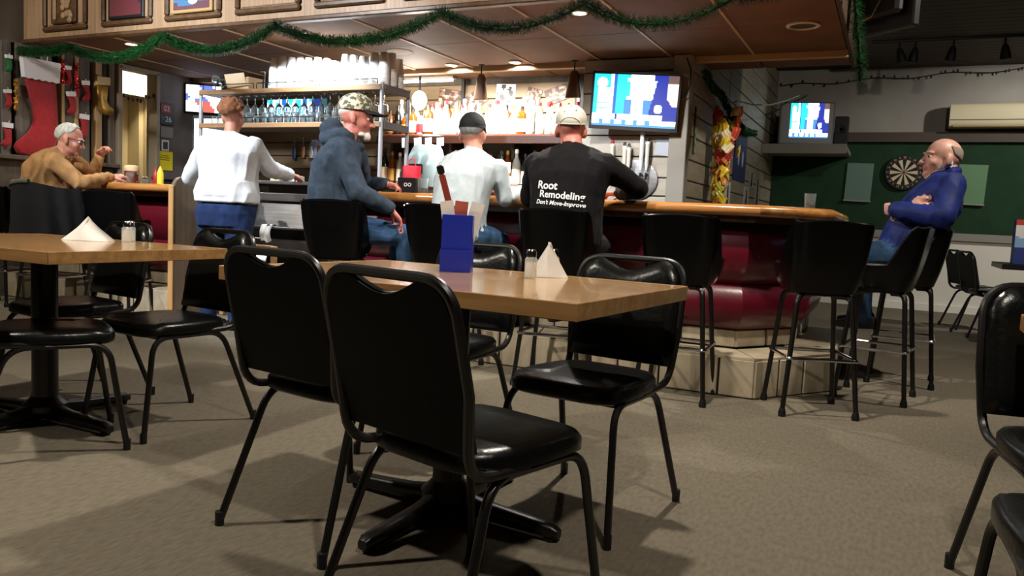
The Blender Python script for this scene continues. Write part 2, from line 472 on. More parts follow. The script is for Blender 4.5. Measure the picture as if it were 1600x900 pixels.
# lamp of the back room
t = thing('backroom_light', 'round lamp on the ceiling of the lit back room', 'light', (-7.95, 6.7, 2.895))
MB().lathe([(.16, 0), (.16, -.04), (.1, -.08), (.01, -.09)], n=24).build('shade', mat('opal lamp', 'ffffff', .4, emit='fff0d0', estr=14), t)
l = bpy.data.lights.new('bulb', 'POINT'); l.energy = 55; l.color = (1, .92, .75); l.shadow_soft_size = .12
o = bpy.data.objects.new('bulb', l); COL.objects.link(o); o.parent = t; o.location = (0, 0, -.2)

# ================================================================ BAR
def seg_frame(a, b):
    a, b = Vector((a[0], a[1], 0)), Vector((b[0], b[1], 0))
    d = (b - a); L = d.length; d.normalize()
    return a, d, L, Matrix(((d.x, -d.y, 0), (d.y, d.x, 0), (0, 0, 1)))
def tile_run(parent, a, b, z0, z1, depth, wid, name, seed):
    """row of tiles along a segment; their outer face lies on the segment, the body behind it"""
    rg = random.Random(seed)
    a, d, L, Mx = seg_frame(a, b)
    n = max(1, round(L / wid)); cuts = [0] + [(i + rg.uniform(-.22, .22)) * L / n for i in range(1, n)] + [L]
    nrm = Vector((-d.y, d.x, 0))
    for s0, s1 in zip(cuts, cuts[1:]):
        c = a + d * (s0 + s1) / 2 + nrm * (depth / 2 + rg.uniform(-.002, .003))
        MB().box((0, 0, 0), (s1 - s0 - .012, depth, z1 - z0 - .010), ch=.005).build(name, M['tile'], parent, loc=(c.x, c.y, (z0 + z1) / 2)).rotation_euler = (0, 0, math.atan2(d.y, d.x))
def sweep(path, prof, m, name, parent):
    """profile (out, z) along a plan polyline, mitred; out points to the right hand of the path"""
    P = [Vector((p[0], p[1])) for p in path]; mb = MB(); n = len(prof); vs = []
    for i, p in enumerate(P):
        d0 = (P[i] - P[i - 1]).normalized() if i > 0 else None
        d1 = (P[i + 1] - P[i]).normalized() if i < len(P) - 1 else None
        d0 = d0 or d1; d1 = d1 or d0
        n0, n1 = Vector((d0.y, -d0.x)), Vector((d1.y, -d1.x))
        m_ = (n0 + n1).normalized(); k = 1 / max(.3, m_.dot(n0))
        for o_, z in prof:
            q = p + m_ * o_ * k
            vs.append((q.x, q.y, z))
    fs = [(i * n + j, (i + 1) * n + j, (i + 1) * n + (j + 1) % n, i * n + (j + 1) % n) for i in range(len(P) - 1) for j in range(n)]
    fs += [tuple(range(n)), tuple(reversed(range((len(P) - 1) * n, len(P) * n)))]
    mb.add(vs, fs)
    return mb.build(name, m, parent)
def roll_profile(z0, z1, depth):
    pts = [(-.03, z0), (-.03, z1)]
    for i in range(13):
        t = i / 12; zz = z1 + (z0 - z1) * t
        pts.append((depth * math.sin(math.pi * (t * .96 + .02)) ** .6, zz))
    return pts
def bullnose(w_in, out, z0, z1):
    pts = [(-w_in, z0), (-w_in, z1), (-.12, z1), (-.05, z1 + .012)]
    for i in range(9):
        t = math.pi / 2 - math.pi * i / 8
        pts.append((out - .035 + .035 * math.cos(t), (z0 + z1 + .012) / 2 + (z1 + .012 - z0) / 2 * math.sin(t)))
    return pts
def make_bar(label, top_label, toe, wall, top, seed):
    bar = thing('bar_counter', label, 'bar', (0, 0, 0))
    # core behind tiles
    sweep(wall, [(-.28, 0), (-.28, 1.0), (-.012, 1.0), (-.012, 0)], M['dark'], 'core', bar)
    off = [(p[0], p[1]) for p in toe]
    sweep(toe, [(-.30, .0), (-.30, .218), (-.016, .218), (-.016, .0)], M['grout'], 'step', bar)
    for i in range(len(toe) - 1):
        tile_run(bar, toe[i], toe[i + 1], .0, .222, .014, .25, 'tile', seed + i)
    # tiles on the tread of the step, mitred at the corners
    def offset(path, o_):
        P = [Vector((p[0], p[1])) for p in path]; out = []
        for i, p in enumerate(P):
            d0 = (P[i] - P[i - 1]).normalized() if i else (P[1] - P[0]).normalized()
            d1 = (P[i + 1] - P[i]).normalized() if i < len(P) - 1 else d0
            n0, n1 = Vector((-d0.y, d0.x)), Vector((-d1.y, d1.x)); m_ = (n0 + n1).normalized()
            out.append(p + m_ * o_ / m_.dot(n0))
        return out
    A_, B_ = offset(toe, .004), offset(toe, .295)
    for i in range(len(toe) - 1):
        n = max(1, round((A_[i + 1] - A_[i]).length / .42))
        for k in range(n):
            q = [A_[i].lerp(A_[i + 1], (k + .012) / n), A_[i].lerp(A_[i + 1], (k + .988) / n), B_[i].lerp(B_[i + 1], (k + .988) / n), B_[i].lerp(B_[i + 1], (k + .012) / n)]
            MB().prism([tuple(x) for x in q], .217, .231).build('tread_tile', M['tile'], bar)
    for i in range(len(wall) - 1):
        tile_run(bar, wall[i], wall[i + 1], .232, .345, .02, .29, 'tile', seed + 20 + i)
    sweep(wall, roll_profile(.35, .615, .075), M['redvinyl'], 'padded_panel', bar)
    sweep(wall, roll_profile(.62, .99, .10), M['redvinyl'], 'padded_panel', bar)
    sweep(wall, [(-.02, .985), (-.02, 1.02), (.16, 1.02), (.16, .985)], M['framewood'], 'rail', bar)
    t = sweep(top, bullnose(.62, .0, 1.02, 1.075), M['barwood'], 'bar_worktop', None)
    tag(t, top_label, 'counter')
    return bar
make_bar('burgundy padded bar front on a pale tiled step, right of the gap', 'varnished wooden bar top with rounded edge turning the corner at right',
         [(-3.72, 4.51), (-.63, 4.51), (-.262, 5.06), (-.262, 6.4)],
         [(-3.72, 4.82), (-.80, 4.82), (-.53, 5.22), (-.53, 6.4)],
         [(-3.76, 4.60), (-.68, 4.60), (-.31, 5.0), (-.31, 6.45)], 3)
make_bar('burgundy padded bar front with tiled step, left section before the old man', 'varnished wooden bar top of the left bar section under the arms of the old man',
         [(-7.39, 4.56), (-5.24, 4.56)], [(-7.39, 4.86), (-5.24, 4.86)], [(-7.395, 4.62), (-5.235, 4.62)], 60)
# oak end panel of the left section
ep = thing('end_panel', 'oak board with rounded top closing the left bar section', 'panel', (-5.205, 4.9, 0))
pl = [(-.36, 0), (.36, 0), (.36, 1.15)] + [(-.26 + .1 * math.cos(R(a)), 1.05 + .1 * math.sin(R(a))) for a in range(90, 181, 15)]
MB().prism(pl, -.02, .02, fn=lambda a, b, z: (z, a, b)).build('board', mat('dull brown board', '6a5a4a', .5, col2='5a4b3d', scale=(20, 20, 2)), ep)
MB().box((.0, -.372, .55), (.05, .02, 1.06), ch=.006).build('edge_strip', mat('pale oak edge', 'b98e5b', .4), ep)
# low wooden frame in the gap
gf = thing('low_wooden_frame', 'low pale wooden frame standing in the gap of the bar', 'frame', (-4.86, 5.02, 0))
for x in (-.28, .28): MB().box((x, 0, .31), (.045, .04, .62), ch=.005).build('stile', mat('pale oak edge', 'b98e5b', .4), gf)
for z in (.06, .45, .60): MB().box((0, 0, z), (.515, .036, .05), ch=.005).build('rail', mat('pale oak edge', 'b98e5b', .4), gf)
# stainless bartender station in the gap
st = thing('steel_bar_station', 'stainless steel bartender station with stepped shelves behind the gap', 'counter', (-4.50, 5.62, 0))
MB().box((0, .05, 1.155), (1.24, .62, .03), ch=.006).build('top', M['steel'], st)
MB().box((0, .1, .58), (1.20, .46, 1.12), ch=.004).build('body', mat('dark steel', '3a3836', .45, .7), st)
MB().box((0, -.24, 1.03), (1.22, .05, .07), ch=.006).build('speed_rail', M['steel'], st)
Mx = Matrix.Rotation(R(-18), 3, 'X')
MB().box((0, -.25, .87), (1.22, .02, .22), Mx, ch=.004).build('sloped_panel', M['steel'], st)
MB().box((0, -.29, .765), (1.24, .16, .018), ch=.004).build('shelf', M['steel'], st)
MB().box((0, -.26, .60), (1.22, .02, .13), ch=.004).build('lower_panel', M['steel'], st)
MB().box((0, -.29, .53), (1.24, .2, .018), ch=.004).build('shelf', M['steel'], st)
for x in (-.59, .59): MB().tube([(x, -.34, .0), (x, -.34, 1.0)], .016).build('leg', M['steel'], st)

# ================================================================ DINING TABLES
def make_table():
    t = thing('dining_table', 'x', 'table')
    top = MB().box((0, 0, .738), (1.22, .79, .042), ch=.003).build('table_top', M['tablewood'], t)
    ed = MB()
    for sx in (-1, 1): ed.box((sx * .612, 0, .738), (.006, .796, .044), ch=.002)
    for sy in (-1, 1): ed.box((0, sy * .397, .738), (1.23, .006, .044), ch=.002)
    ed.build('edge_band', M['tableedge'], top)
    MB().box((0, 0, .708), (.40, .40, .018), ch=.004).build('mounting_plate', M['blackmetal'], t)
    MB().lathe([(.055, .06), (.052, .09), (.05, .12), (.05, .70)], n=24).build('column', mat('column', '0a0a0d', .3), t)
    MB().lathe([(.085, .05), (.085, .075), (.06, .10), (.052, .11)], n=24).build('collar', M['blackmetal'], t)
    for k in range(4):
        a = k * math.pi / 2
        d = Vector((math.cos(a), math.sin(a), 0)); n = Vector((-d.y, d.x, 0))
        secs = []
        for s, h, ww in ((.03, .075, .034), (.15, .055, .030), (.30, .045, .026), (.385, .040, .024), (.405, .028, .016)):
            secs.append((d * s + Vector((0, 0, .012 + h / 2)), n * ww, Vector((0, 0, h / 2))))
        foot = MB().loft(secs, n=14, e=3).build('foot', M['blackmetal'], t)
        MB().lathe([(.018, 0), (.02, .012)], n=12, c=d * .375).build('glide', M['blackplastic'], foot)
    return t
t1 = make_table()
t1.location = (-1.22, 2.15, .0); t1.rotation_euler = (0, 0, R(-5))
t1['label'] = 'oak-topped pedestal table in the centre with a blue menu box'
dup(t1, 'oak-topped pedestal table at far left with folded napkins', (-3.17, 2.12, 0), R(0))
dup(t1, 'oak-topped table whose corner shows at the right edge', (.93, 2.06, 0), R(-1))
t4 = dup(t1, 'dark table by the white wall far behind at right', (1.45, 8.1, 0), R(0))
for o in [c for c in t4.children_recursive if c.name.startswith(('table_top', 'edge_band'))]:
    o.material_slots[0].link = 'OBJECT'; o.material_slots[0].material = mat('dark table top', '1d1a1a', .3)

# ================================================================ STACKING CHAIRS
def make_chair():
    c = thing('stacking_chair', 'x', 'chair')
    lean = .17
    # seat cushion
    def seatpt(u, v):
        return None
    secs = []
    outline = []
    for i in range(40):
        t = 2 * math.pi * i / 40
        ct, stn = math.cos(t), math.sin(t)
        x = .205 * math.copysign(abs(ct) ** .45, ct)
        y = .205 * math.copysign(abs(stn) ** .45, stn)
        x *= 1 - .10 * max(0, -y / .205)
        outline.append((x, y + .015))
    mb = MB(); n = 40; levels = [(.412, .96), (.418, 1.0), (.445, 1.0), (.458, .955), (.464, .85), (.466, .5)]
    vs = [(x * k, (y - .015) * k + .015, z - .006 * (y > .17)) for z, k in levels for x, y in outline]
    fs = [(j * n + i, j * n + (i + 1) % n, (j + 1) * n + (i + 1) % n, (j + 1) * n + i) for j in range(len(levels) - 1) for i in range(n)]
    fs += [tuple(reversed(range(n))), tuple(range((len(levels) - 1) * n, len(levels) * n))]
    mb.add(vs, fs).build('seat', M['pad'], c, smooth=50)
    # leg frames: front leg, rail and rear leg in one bent tube
    for s in (-1, 1):
        pts = bend([(s * .215, .245, .012), (s * .185, .185, .405), (s * .180, -.135, .405), (s * .222, -.275, .012)], .07, 6)
        lf = MB().tube(pts, .0115, n=10).build('leg_frame', M['blackmetal'], c)
        for p in (pts[0], pts[-1]):
            MB().lathe([(.0135, -.012), (.0140, .03)], n=10, c=p).build('foot_cap', M['blackplastic'], lf)
    for y in (-.11, .15):
        MB().tube([(-.18, y, .402), (.18, y, .402)], .009, n=8).build('cross_bar', M['blackmetal'], c)
    # back frame: one tube loop rising from under the seat
    def bk(x, z):   # point on the leaning back plane
        return Vector((x, -.205 - (z - .46) * .235, z))
    pts = [Vector((-.182, -.02, .41)), Vector((-.190, -.215, .42)), bk(-.205, .60), bk(-.198, .826), bk(.198, .826), bk(.205, .60), Vector((.190, -.215, .42)), Vector((.182, -.02, .41))]
    p2 = bend(pts[:3], .07, 6)[:-1] + bend(pts[2:6], .085, 8) + bend(pts[5:], .07, 6)[1:]
    MB().tube(p2, .012, n=10).build('back_frame', M['blackmetal'], c)
    # back pad with a wavy top that leaves a hand hole under the tube
    def top(x):
        ax = abs(x)
        zz = .738 + math.sqrt(max(0, .085 ** 2 - max(0, ax - .108) ** 2)) + .003
        if ax < .125: zz -= .040 * math.cos(ax / .125 * math.pi / 2) ** 1.3
        return zz
    def pad(off, thick, name, m, z0=.475, inset=0.):
        mb = MB(); N = 24; rows = 14; front = []; back = []
        nrm = Vector((0, .973, .23))
        vs = []
        for side in (0, 1):
            for j in range(rows + 1):
                for i in range(N + 1):
                    x = -.196 + .392 * i / N
                    zt = top(x) - inset; zz = z0 + inset + (zt - z0 - inset) * j / rows
                    edge = min(1, min(i, N - i) / 2.2) * min(1, min(j, rows - j) / 1.6)
                    p = bk(x * (1 - inset * 4), zz) + nrm * (off + (thick * (.35 + .65 * math.sin(edge * math.pi / 2)) if side else 0))
                    vs.append(p)
        m1 = N + 1; S = m1 * (rows + 1); fs = []
        for j in range(rows):
            for i in range(N):
                a = j * m1 + i
                fs.append((a, a + m1, a + m1 + 1, a + 1)); a += S
                fs.append((a, a + 1, a + m1 + 1, a + m1))
        for i in range(N):
            fs.append((i, i + 1, S + i + 1, S + i)); a = rows * m1 + i
            fs.append((a + 1, a, S + a, S + a + 1))
        for j in range(rows):
            a = j * m1; fs.append((a + m1, a, S + a, S + a + m1)); a += N
            fs.append((a, a + m1, S + a + m1, S + a))
        mb.add(vs, fs)
        return mb.build(name, m, c, smooth=50)
    pad(.0, .032, 'back_pad', M['pad'])
    pad(-.010, .009, 'back_panel', M['backvinyl'])
    return c
ch0 = make_chair()
def chair(i, label, x, y, deg):
    if i == 0:
        ch0.location = (x, y, 0); ch0.rotation_euler = (0, 0, R(deg)); ch0['label'] = label
        return ch0
    return dup(ch0, label, (x, y, 0), R(deg))
ch0['group'] = 'black stacking chairs'
CHAIRS = [
    ('black stacking chair, back to us, left of the two before the centre table', -1.47, 1.93, -9),
    ('black stacking chair nearest to us, back to us, in front of the blue box table', -.85, 1.61, -15),
    ('black stacking chair facing us at the right corner of the centre table', -.86, 2.42, 172.5),
    ('worn-edged black chair behind the blue box on the centre table', -1.60, 2.72, 178),
    ('black chair at far left whose back is cut off by the frame', -2.87, 1.93, -30),
    ('black chair facing us at the right corner of the left table', -2.76, 2.39, 173),
    ('black chair behind the folded napkins of the left table', -3.47, 2.45, 172),
    ('black chair at the right edge facing its table corner', .49, 2.33, 190),
    ('black chair in the bottom right corner, only its seat and leg showing', .42, 1.64, 2),
    ('small black chair leaning its back towards the white wall far right', .93, 9.05, -75),
    ('second small black chair far right, nearer to the white wall', .86, 9.72, -72),
]
for i, (l_, x, y, d) in enumerate(CHAIRS): chair(i, l_, x, y, d)

# ================================================================ BAR STOOLS
def make_stool():
    s = thing('bar_stool', 'x', 'stool')
    # bucket shell: wraps round the back, low at the front
    A0, A1 = R(-205), R(25)
    def rad(t):   # plan ellipse
        return .205 * math.cos(t), .185 * math.sin(t)
    def topz(t):
        d = abs(((t + math.pi / 2 + math.pi) % (2 * math.pi)) - math.pi)   # angle from the rear
        k = max(0, min(1, (d - R(48)) / R(45))); k = k * k * (3 - 2 * k)
        return 1.0 - .22 * k - .012 * (d / R(48)) ** 2 * (d < R(48))
    mb = MB()
    def shell(off):
        def fn(u, v):
            t = A0 + (A1 - A0) * u
            zt = topz(t); z = .638 + (zt - .638) * v
            fl = 1 + .12 * v - .14 * (1 - v) ** 3
            cx, cy = rad(t)
            sq = 1 / max(abs(math.cos(t)) ** 5 + abs(math.sin(t)) ** 5, .2) ** .2   # squarer plan
            yb = -.04 * v if math.sin(t) < 0 else 0
            return (cx * sq * .93 * fl * (1 - off), cy * sq * .93 * fl * (1 - off) + yb, z)
        return fn
    nu, nv = 36, 9
    a = [shell(0)(i / nu, j / nv) for j in range(nv + 1) for i in range(nu + 1)]
    b = [shell(.17)(i / nu, j / nv) for j in range(nv + 1) for i in range(nu + 1)]
    m1 = nu + 1; S = len(a); fs = []
    for j in range(nv):
        for i in range(nu):
            k = j * m1 + i
            fs.append((k, k + 1, k + m1 + 1, k + m1)); k += S
            fs.append((k + 1, k, k + m1, k + m1 + 1))
    for i in range(nu):
        k = nv * m1 + i; fs.append((k, k + 1, S + k + 1, S + k)); k = i; fs.append((k + 1, k, S + k, S + k + 1))
    for j in range(nv):
        k = j * m1; fs.append((k + m1, k, S + k, S + k + m1)); k += nu; fs.append((k, k + m1, S + k + m1, S + k))
    mb.add(a + b, fs)
    bs = mb.build('bucket_back', M['vinyl'], s, smooth=60)
    rim = [(Vector(a[nv * m1 + i]) + Vector(b[nv * m1 + i])) / 2 for i in range(nu + 1)]
    MB().tube(rim, .013, n=8).build('rim_piping', M['vinyl'], bs)
    secs = []
    for z, k in ((.640, .80), (.655, .86), (.69, .90), (.725, .92), (.74, .86), (.746, .6)):
        secs.append((Vector((0, .02, z)), Vector((.178 * k, 0, 0)), Vector((0, .178 * k, 0))))
    MB().loft(secs, n=28, e=3).build('seat', M['pad'], s, smooth=60)
    MB().box((0, 0, .632), (.24, .24, .02), ch=.005).build('mounting_plate', M['blackmetal'], s)
    for sx in (-1, 1):
        for sy in (-1, 1):
            pts = bend([(sx * .06, sy * .06, .625), (sx * .135, sy * .135, .628), (sx * .185, sy * .185, .03)], .06, 6)
            rr = [.019 - .006 * i / (len(pts) - 1) for i in range(len(pts))]
            lg = MB().tube(pts, rr, n=10).build('leg', M['blackmetal'], s)
            MB().lathe([(.019, -.03), (.020, -.012), (.014, .012)], n=12, c=pts[-1]).build('glide', M['blackplastic'], lg)
    p = .176
    ring = bend([(0, -p, .30), (p, -p, .30), (p, p, .30), (-p, p, .30), (-p, -p, .30), (0, -p, .30)], .02, 4)[:-1]
    MB().tube(ring, .0095, n=8, closed=True).build('foot_ring', M['chrome'], s)
    return s
st0 = make_stool(); st0['group'] = 'black bucket bar stools'
STOOLS = [
    ('empty black bar stool between the black-shirted man and the corner stool', -1.03, 4.33, 3),
    ('empty black bar stool at the corner of the bar, largest in view', -.34, 4.46, 22),
    ('empty black bar stool seen from the side in front of the man in blue', -.03, 5.08, 82),
    ('black bar stool under the man in the blue jacket', .11, 5.74, 88),
    ('black bar stool under the man in the lettered black shirt', -1.73, 4.24, 8),
    ('black bar stool under the man in the white shirt and black cap', -2.50, 4.26, 0),
    ('black bar stool under the man in the blue hoodie', -3.28, 4.20, 22),
    ('empty black bar stool right of the old man in tan', -5.56, 4.34, 22),
    ('black bar stool with a dark coat over its back under the old man', -6.23, 4.24, 12),
    ('empty black bar stool cut by the left edge of the picture', -6.88, 4.22, 20),
]
for i, (l_, x, y, d) in enumerate(STOOLS):
    if i == 0: st0.location = (x, y, 0); st0.rotation_euler = (0, 0, R(d)); st0['label'] = l_
    else: dup(st0, l_, (x, y, 0), R(d))

# ================================================================ PRINTS AND SCREENS
def print_quad(name, parent, wd, ht, fn, m, nu=48, nv=28, loc=(0, 0, 0), rot=None):
    """flat print: fn(u, v) -> linear rgb, lying in local xz, facing -y"""
    mb = MB().grid(lambda u, v: ((u - .5) * wd, 0, (v - .5) * ht), nu, nv)
    me = mb.mesh(name, m, smooth=0, fixn=False)
    at = me.color_attributes.new('print', 'FLOAT_COLOR', 'CORNER')
    k = 0; data = []
    for p in me.polygons:
        c = p.center; col = fn(c.x / wd + .5, c.z / ht + .5)
        data += [col[0], col[1], col[2], 1.0] * p.loop_total
    at.data.foreach_set('color', data)
    o = bpy.data.objects.new(name, me); COL.objects.link(o); o.parent = parent; o.location = loc
    if rot: o.rotation_euler = rot
    return o
SCREEN = vcol_mat('lit screen', 1.5); PRINT = vcol_mat('printed paper', 0, .6)
def hexl(h): return srgb(h)[:3]
def newscast(u, v):
    W, CY, NV, BL = (1.6, 1.7, 1.7), hexl('20c8d8'), hexl('1a2a86'), hexl('3f86c4')
    if v < .05: return BL
    if v < .14:
        if (u * 7.2) % 1 < .62 or u > .76: return W
        return BL
    if v < .24:
        if u < .84 and not (.28 < u < .30): return W
        return NV
    if u > .88 and v > .42 + (.94 - u) * 2.2 and v > .42: return (hexl('e0c4bc') if v < .84 else hexl('5a4440'))
    if (u - .78) ** 2 * 3 + (v - .36) ** 2 < .007: return W
    if (u - .90) ** 2 * 3 + (v - .60) ** 2 < .0018: return W
    if u > .70 + (v - .5) * .12 - (.04 if v > .9 else 0): return NV
    if u < .24:
        if (u - .1) ** 2 * 3 + (v - .83) ** 2 < .011: return W
        if u > .05 and v < .75 and u < .20 - .0 * v and (v * 9) % 1 > .12: return W
        return CY if u < .20 else W
    if u < .28: return hexl('1f58a8')
    if u < .37: return CY
    if .46 < u < .60 and not (.5 < v < .5): return W
    if .40 < u < .72 and (.86 < v < .93 or .52 < v < .58): return W
    if u > .60 and v > .52 and u < .72: return W
    if v < .52 and u > .36: return hexl('3b78b4')
    return CY if u < .44 else W
# main flat TV over the taps
tv = thing('flat_tv', 'flat black television showing a newscast above the beer taps', 'television', (-2.02, 6.42, 1.955), R(5))
tvr = bpy.data.objects.new('cabinet', MB().box((0, .03, 0), (.74, .055, .47), ch=.008).mesh('cabinet', M['blackplastic'])); COL.objects.link(tvr); tvr.parent = tv
MB().box((0, .0, .228), (.74, .012, .016)).box((0, 0, -.222), (.74, .012, .028)).box((-.36, 0, 0), (.018, .012, .43)).box((.36, 0, 0), (.018, .012, .43)).build('bezel', M['blackplastic'], tvr)
print_quad('screen', tv, .70, .42, newscast, SCREEN, 80, 46, (0, -.001, .004))
MB().box((0, .12, 0), (.3, .14, .2), ch=.01).build('wall_mount', M['blackplastic'], tv)
for ch in tv.children: pass
tv.rotation_euler = (R(4), R(2.5), R(8))
MB().tube([(-1.66, 6.50, 1.98), (-1.61, 6.50, 2.02), (-1.59, 6.52, 2.10), (-1.60, 6.55, 2.22), (-1.64, 6.556, 2.32)], .006, n=6).build('tv_cable', M['blackplastic'], None, label='black cable curling from the newscast television to the canopy', cat='cable')
# tube television on the corner shelf
sh = thing('corner_shelf', 'long grey wall shelf carrying the small tube television', 'shelf', (-1.1, 11.05, 2.0))
MB().box((0, 0, 0), (1.0, 1.0, .06), ch=.008).build('board', M['greyrail'], sh)
MB().box((0, -.49, -.02), (1.0, .03, .12), ch=.006).build('front_lip', M['greyrail'], sh)
crt = thing('tube_tv', 'small grey tube television showing the newscast on the corner shelf', 'television', (-1.11, 10.78, 2.035), R(10))
MB().box((0, .06, .285), (.66, .12, .54), ch=.02).build('front_case', mat('grey set case', '7a7a7e', .45), crt)
MB().loft([((0, .12, .285), (.32, 0, 0), (0, 0, .26)), ((0, .3, .29), (.27, 0, 0), (0, 0, .22)), ((0, .42, .30), (.17, 0, 0), (0, 0, .15))], n=20, e=5).build('rear_case', mat('grey set case', '7a7a7e', .45), crt)
print_quad('screen', crt, .46, .43, newscast, SCREEN, 40, 30, (.03, -.004, .32))
spk = thing('small_speaker', 'dark small speaker box right of the tube television', 'speaker', (-.70, 10.95, 2.032))
MB().box((0, 0, .19), (.16, .2, .38), ch=.01).build('box', M['blackplastic'], spk)
MB().lathe([(.055, 0), (.05, .006), (.02, .0)], c=(0, -.101, .22), n=20, M=Matrix.Rotation(R(90), 3, 'X')).build('cone', M['dark'], spk)
# television hung from the ceiling, its dark back to us
ht = thing('hanging_tv', 'dark television hanging from the ceiling beside the canopy end', 'television', (-.165, 5.86, 2.28), R(-42))
MB().box((0, 0, .23), (.50, .06, .46), ch=.01).build('cabinet', M['blackplastic'], ht)
MB().box((0, -.06, .24), (.36, .08, .30), ch=.02).build('rear_bulge', M['dark'], ht)
MB().tube([(0, -.08, .3), (0, -.08, .838)], .02).build('ceiling_pole', M['blackmetal'], ht)
MB().tube([(-.2, -.11, .1), (-.12, -.13, .06), (0, -.12, .09), (.06, -.11, .2)], .004, n=6).build('cable', mat('pale cable', '9d9a92', .5), ht)
# televisions beyond the glass rack
bt = thing('flat_tv', 'teal lit television on the back wall behind the glass rack', 'television', (-6.30, 7.22, 2.12))
MB().box((0, .03, 0), (.92, .05, .54), ch=.008).build('cabinet', M['blackplastic'], bt)
def teal(u, v):
    if u > .74: return hexl('20306a') if u < .9 else hexl('2a4a50')
    k = math.sin(u * 37) + math.sin(v * 11 + u * 17)
    return hexl('30c8e0') if k > .4 else ((1.3, 1.3, 1.3) if k > -.7 else hexl('1a62a8'))
print_quad('screen', bt, .88, .50, teal, SCREEN, 40, 16, (0, .003, 0))
lt = thing('flat_tv', 'small lit screen at the far left corner behind the bar', 'television', (-7.22, 6.72, 2.13), R(38))
MB().box((0, .03, 0), (.42, .05, .34), ch=.008).build('cabinet', M['blackplastic'], lt)
print_quad('screen', lt, .38, .30, lambda u, v: (1.1, 1.15, 1.3) if math.sin(u * 9) + math.sin(v * 8 + u * 5) > -.2 else (hexl('5a6ac0') if v > .4 else hexl('b05a50')), SCREEN, 16, 12, (0, .003, 0))
MB().box((.0, .10, 0), (.1, .1, .1), ch=.01).build('wall_mount', M['blackplastic'], lt)
# register monitor behind the woman
rg_ = thing('register_monitor', 'white lit register monitor left of the woman in white', 'monitor', (-6.28, 5.95, 1.19), R(12))
MB().box((0, .03, .45), (.46, .05, .38), ch=.012).build('case', mat('dark grey case', '3c3d40', .4), rg_)
print_quad('screen', rg_, .40, .31, lambda u, v: (1.15, 1.2, 1.25) if not (.62 < u < .66 and .2 < v < .5) else hexl('506070'), SCREEN, 24, 16, (0, .003, .45))
MB().tube([(0, .06, .0), (0, .06, .3)], .03).build('stand', M['blackplastic'], rg_)
MB().box((0, .06, .012), (.24, .2, .024), ch=.008).build('base', M['blackplastic'], rg_)
rc = thing('register_counter', 'dark back counter under the register monitor', 'counter', (-6.25, 6.1, 0))
MB().box((0, 0, .58), (1.3, .6, 1.16), ch=.01).build('body', mat('dark steel', '3a3836', .45, .7), rc)
MB().box((0, 0, 1.175), (1.36, .66, .03), ch=.008).build('top', M['steel'], rc)

# ================================================================ GLASS RACK
RZ1, RZ2 = 1.96, 1.665
rack = thing('glass_rack', 'two-tier metal rack over the bar loaded with cups and glasses', 'rack', (0, 0, 0))
for x in (-5.78, -3.79):
    for y in (5.35, 5.73):
        MB().tube([(x, y, 0), (x, y, RZ1 + .02)], .017, n=12).build('post', mat('pale grey post', 'b4b9c2', .35, .3), rack)
for z in (RZ1, RZ2):
    MB().box((-4.785, 5.54, z - .022), (2.02, .40, .014), ch=.003).build('shelf_plate', mat('shelf plate', '6e675f', .5), rack)
    MB().box((-4.785, 5.335, z - .018), (2.00, .018, .042), ch=.004).build('front_rail', mat('wooden rail', '9a7b58', .5, col2='84664a', scale=(2, 30, 30)), rack)
    MB().box((-3.775, 5.54, z - .022), (.018, .36, .06), ch=.004).build('side_rail', mat('dull side rail', '5f5a5e', .5), rack)
    for x0, x1 in ((-5.74, -5.14), (-5.11, -4.46), (-4.42, -3.83)):
        MB().tube(bend([(x0, 5.34, z), (x0, 5.34, z + .05), (x1, 5.34, z + .05), (x1, 5.34, z)], .015, 3), .0045, n=6).build('guard_wire', M['chrome'], rack)
# foam cup stacks
def cup_mesh(ncup):
    prof = [(.044, 0)]
    z = 0
    for k in range(ncup):
        prof += [(.047, z), (.047, z + .008), (.0445, z + .009), (.0435, z + .013)]; z += .014
    prof += [(.0435, z), (.030, z + .10), (.028, z + .102), (.001, z + .102)]
    return MB().lathe(prof, n=16).mesh('foam_cup_stack', M['foam'], smooth=40)
cms = {k: cup_mesh(k) for k in range(9, 16)}
hts = [13, 13, 14, 13, 11, 12, 10, 9, 12, 11, 12, 12, 13]
for r_ in range(3):
    for i in range(13):
        k = min(15, max(9, hts[i] + rng.choice((-1, 0, 0, 1)) + (1 if r_ == 1 else 0)))
        o = bpy.data.objects.new('foam_cup_stack', cms[k]); COL.objects.link(o)
        o.location = (-4.98 + i * .0965 + rng.uniform(-.002, .002), 5.415 + r_ * .105, RZ1 - .014)
        tag(o, 'upturned stack of white foam cups on the top of the rack', 'cups', 'foam cup stacks on the rack')
pl_ = MB().lathe([(.11, 0), (.115, .006), (.08, .012), (.001, .012)], n=24).build('paper_plate', M['foam'], None, loc=(-3.822, 5.625, 2.276))
tag(pl_, 'flat white plate lying on the rightmost foam cups', 'plate')
bx_ = thing('cardboard_box', 'small open cardboard box on the left of the top shelf', 'box', (-5.37, 5.47, RZ1 - .014), R(-8))
Mt = Matrix.Rotation(R(-8), 3, 'Y')
MB().box((0, 0, .075), (.30, .16, .11), ch=.003).build('carton', mat('cardboard', 'b89a75', .8), bx_)
MB().box((-.02, -.085, .10), (.27, .006, .13), Matrix.Rotation(R(18), 3, 'X'), ch=.001).build('flap', mat('pale card', 'd8c3a4', .8), bx_)
MB().box((0, 0, .01), (.34, .2, .02), ch=.003).build('tray', mat('cardboard', 'b89a75', .8), bx_)
ps = thing('chrome_pourer', 'dark chrome pourer standing left of the foam cups', 'pourer', (-5.13, 5.47, RZ1 - .014))
MB().lathe([(.025, 0), (.025, .1), (.015, .13), (.012, .16)], n=14).build('body', M['blackplastic'], ps)
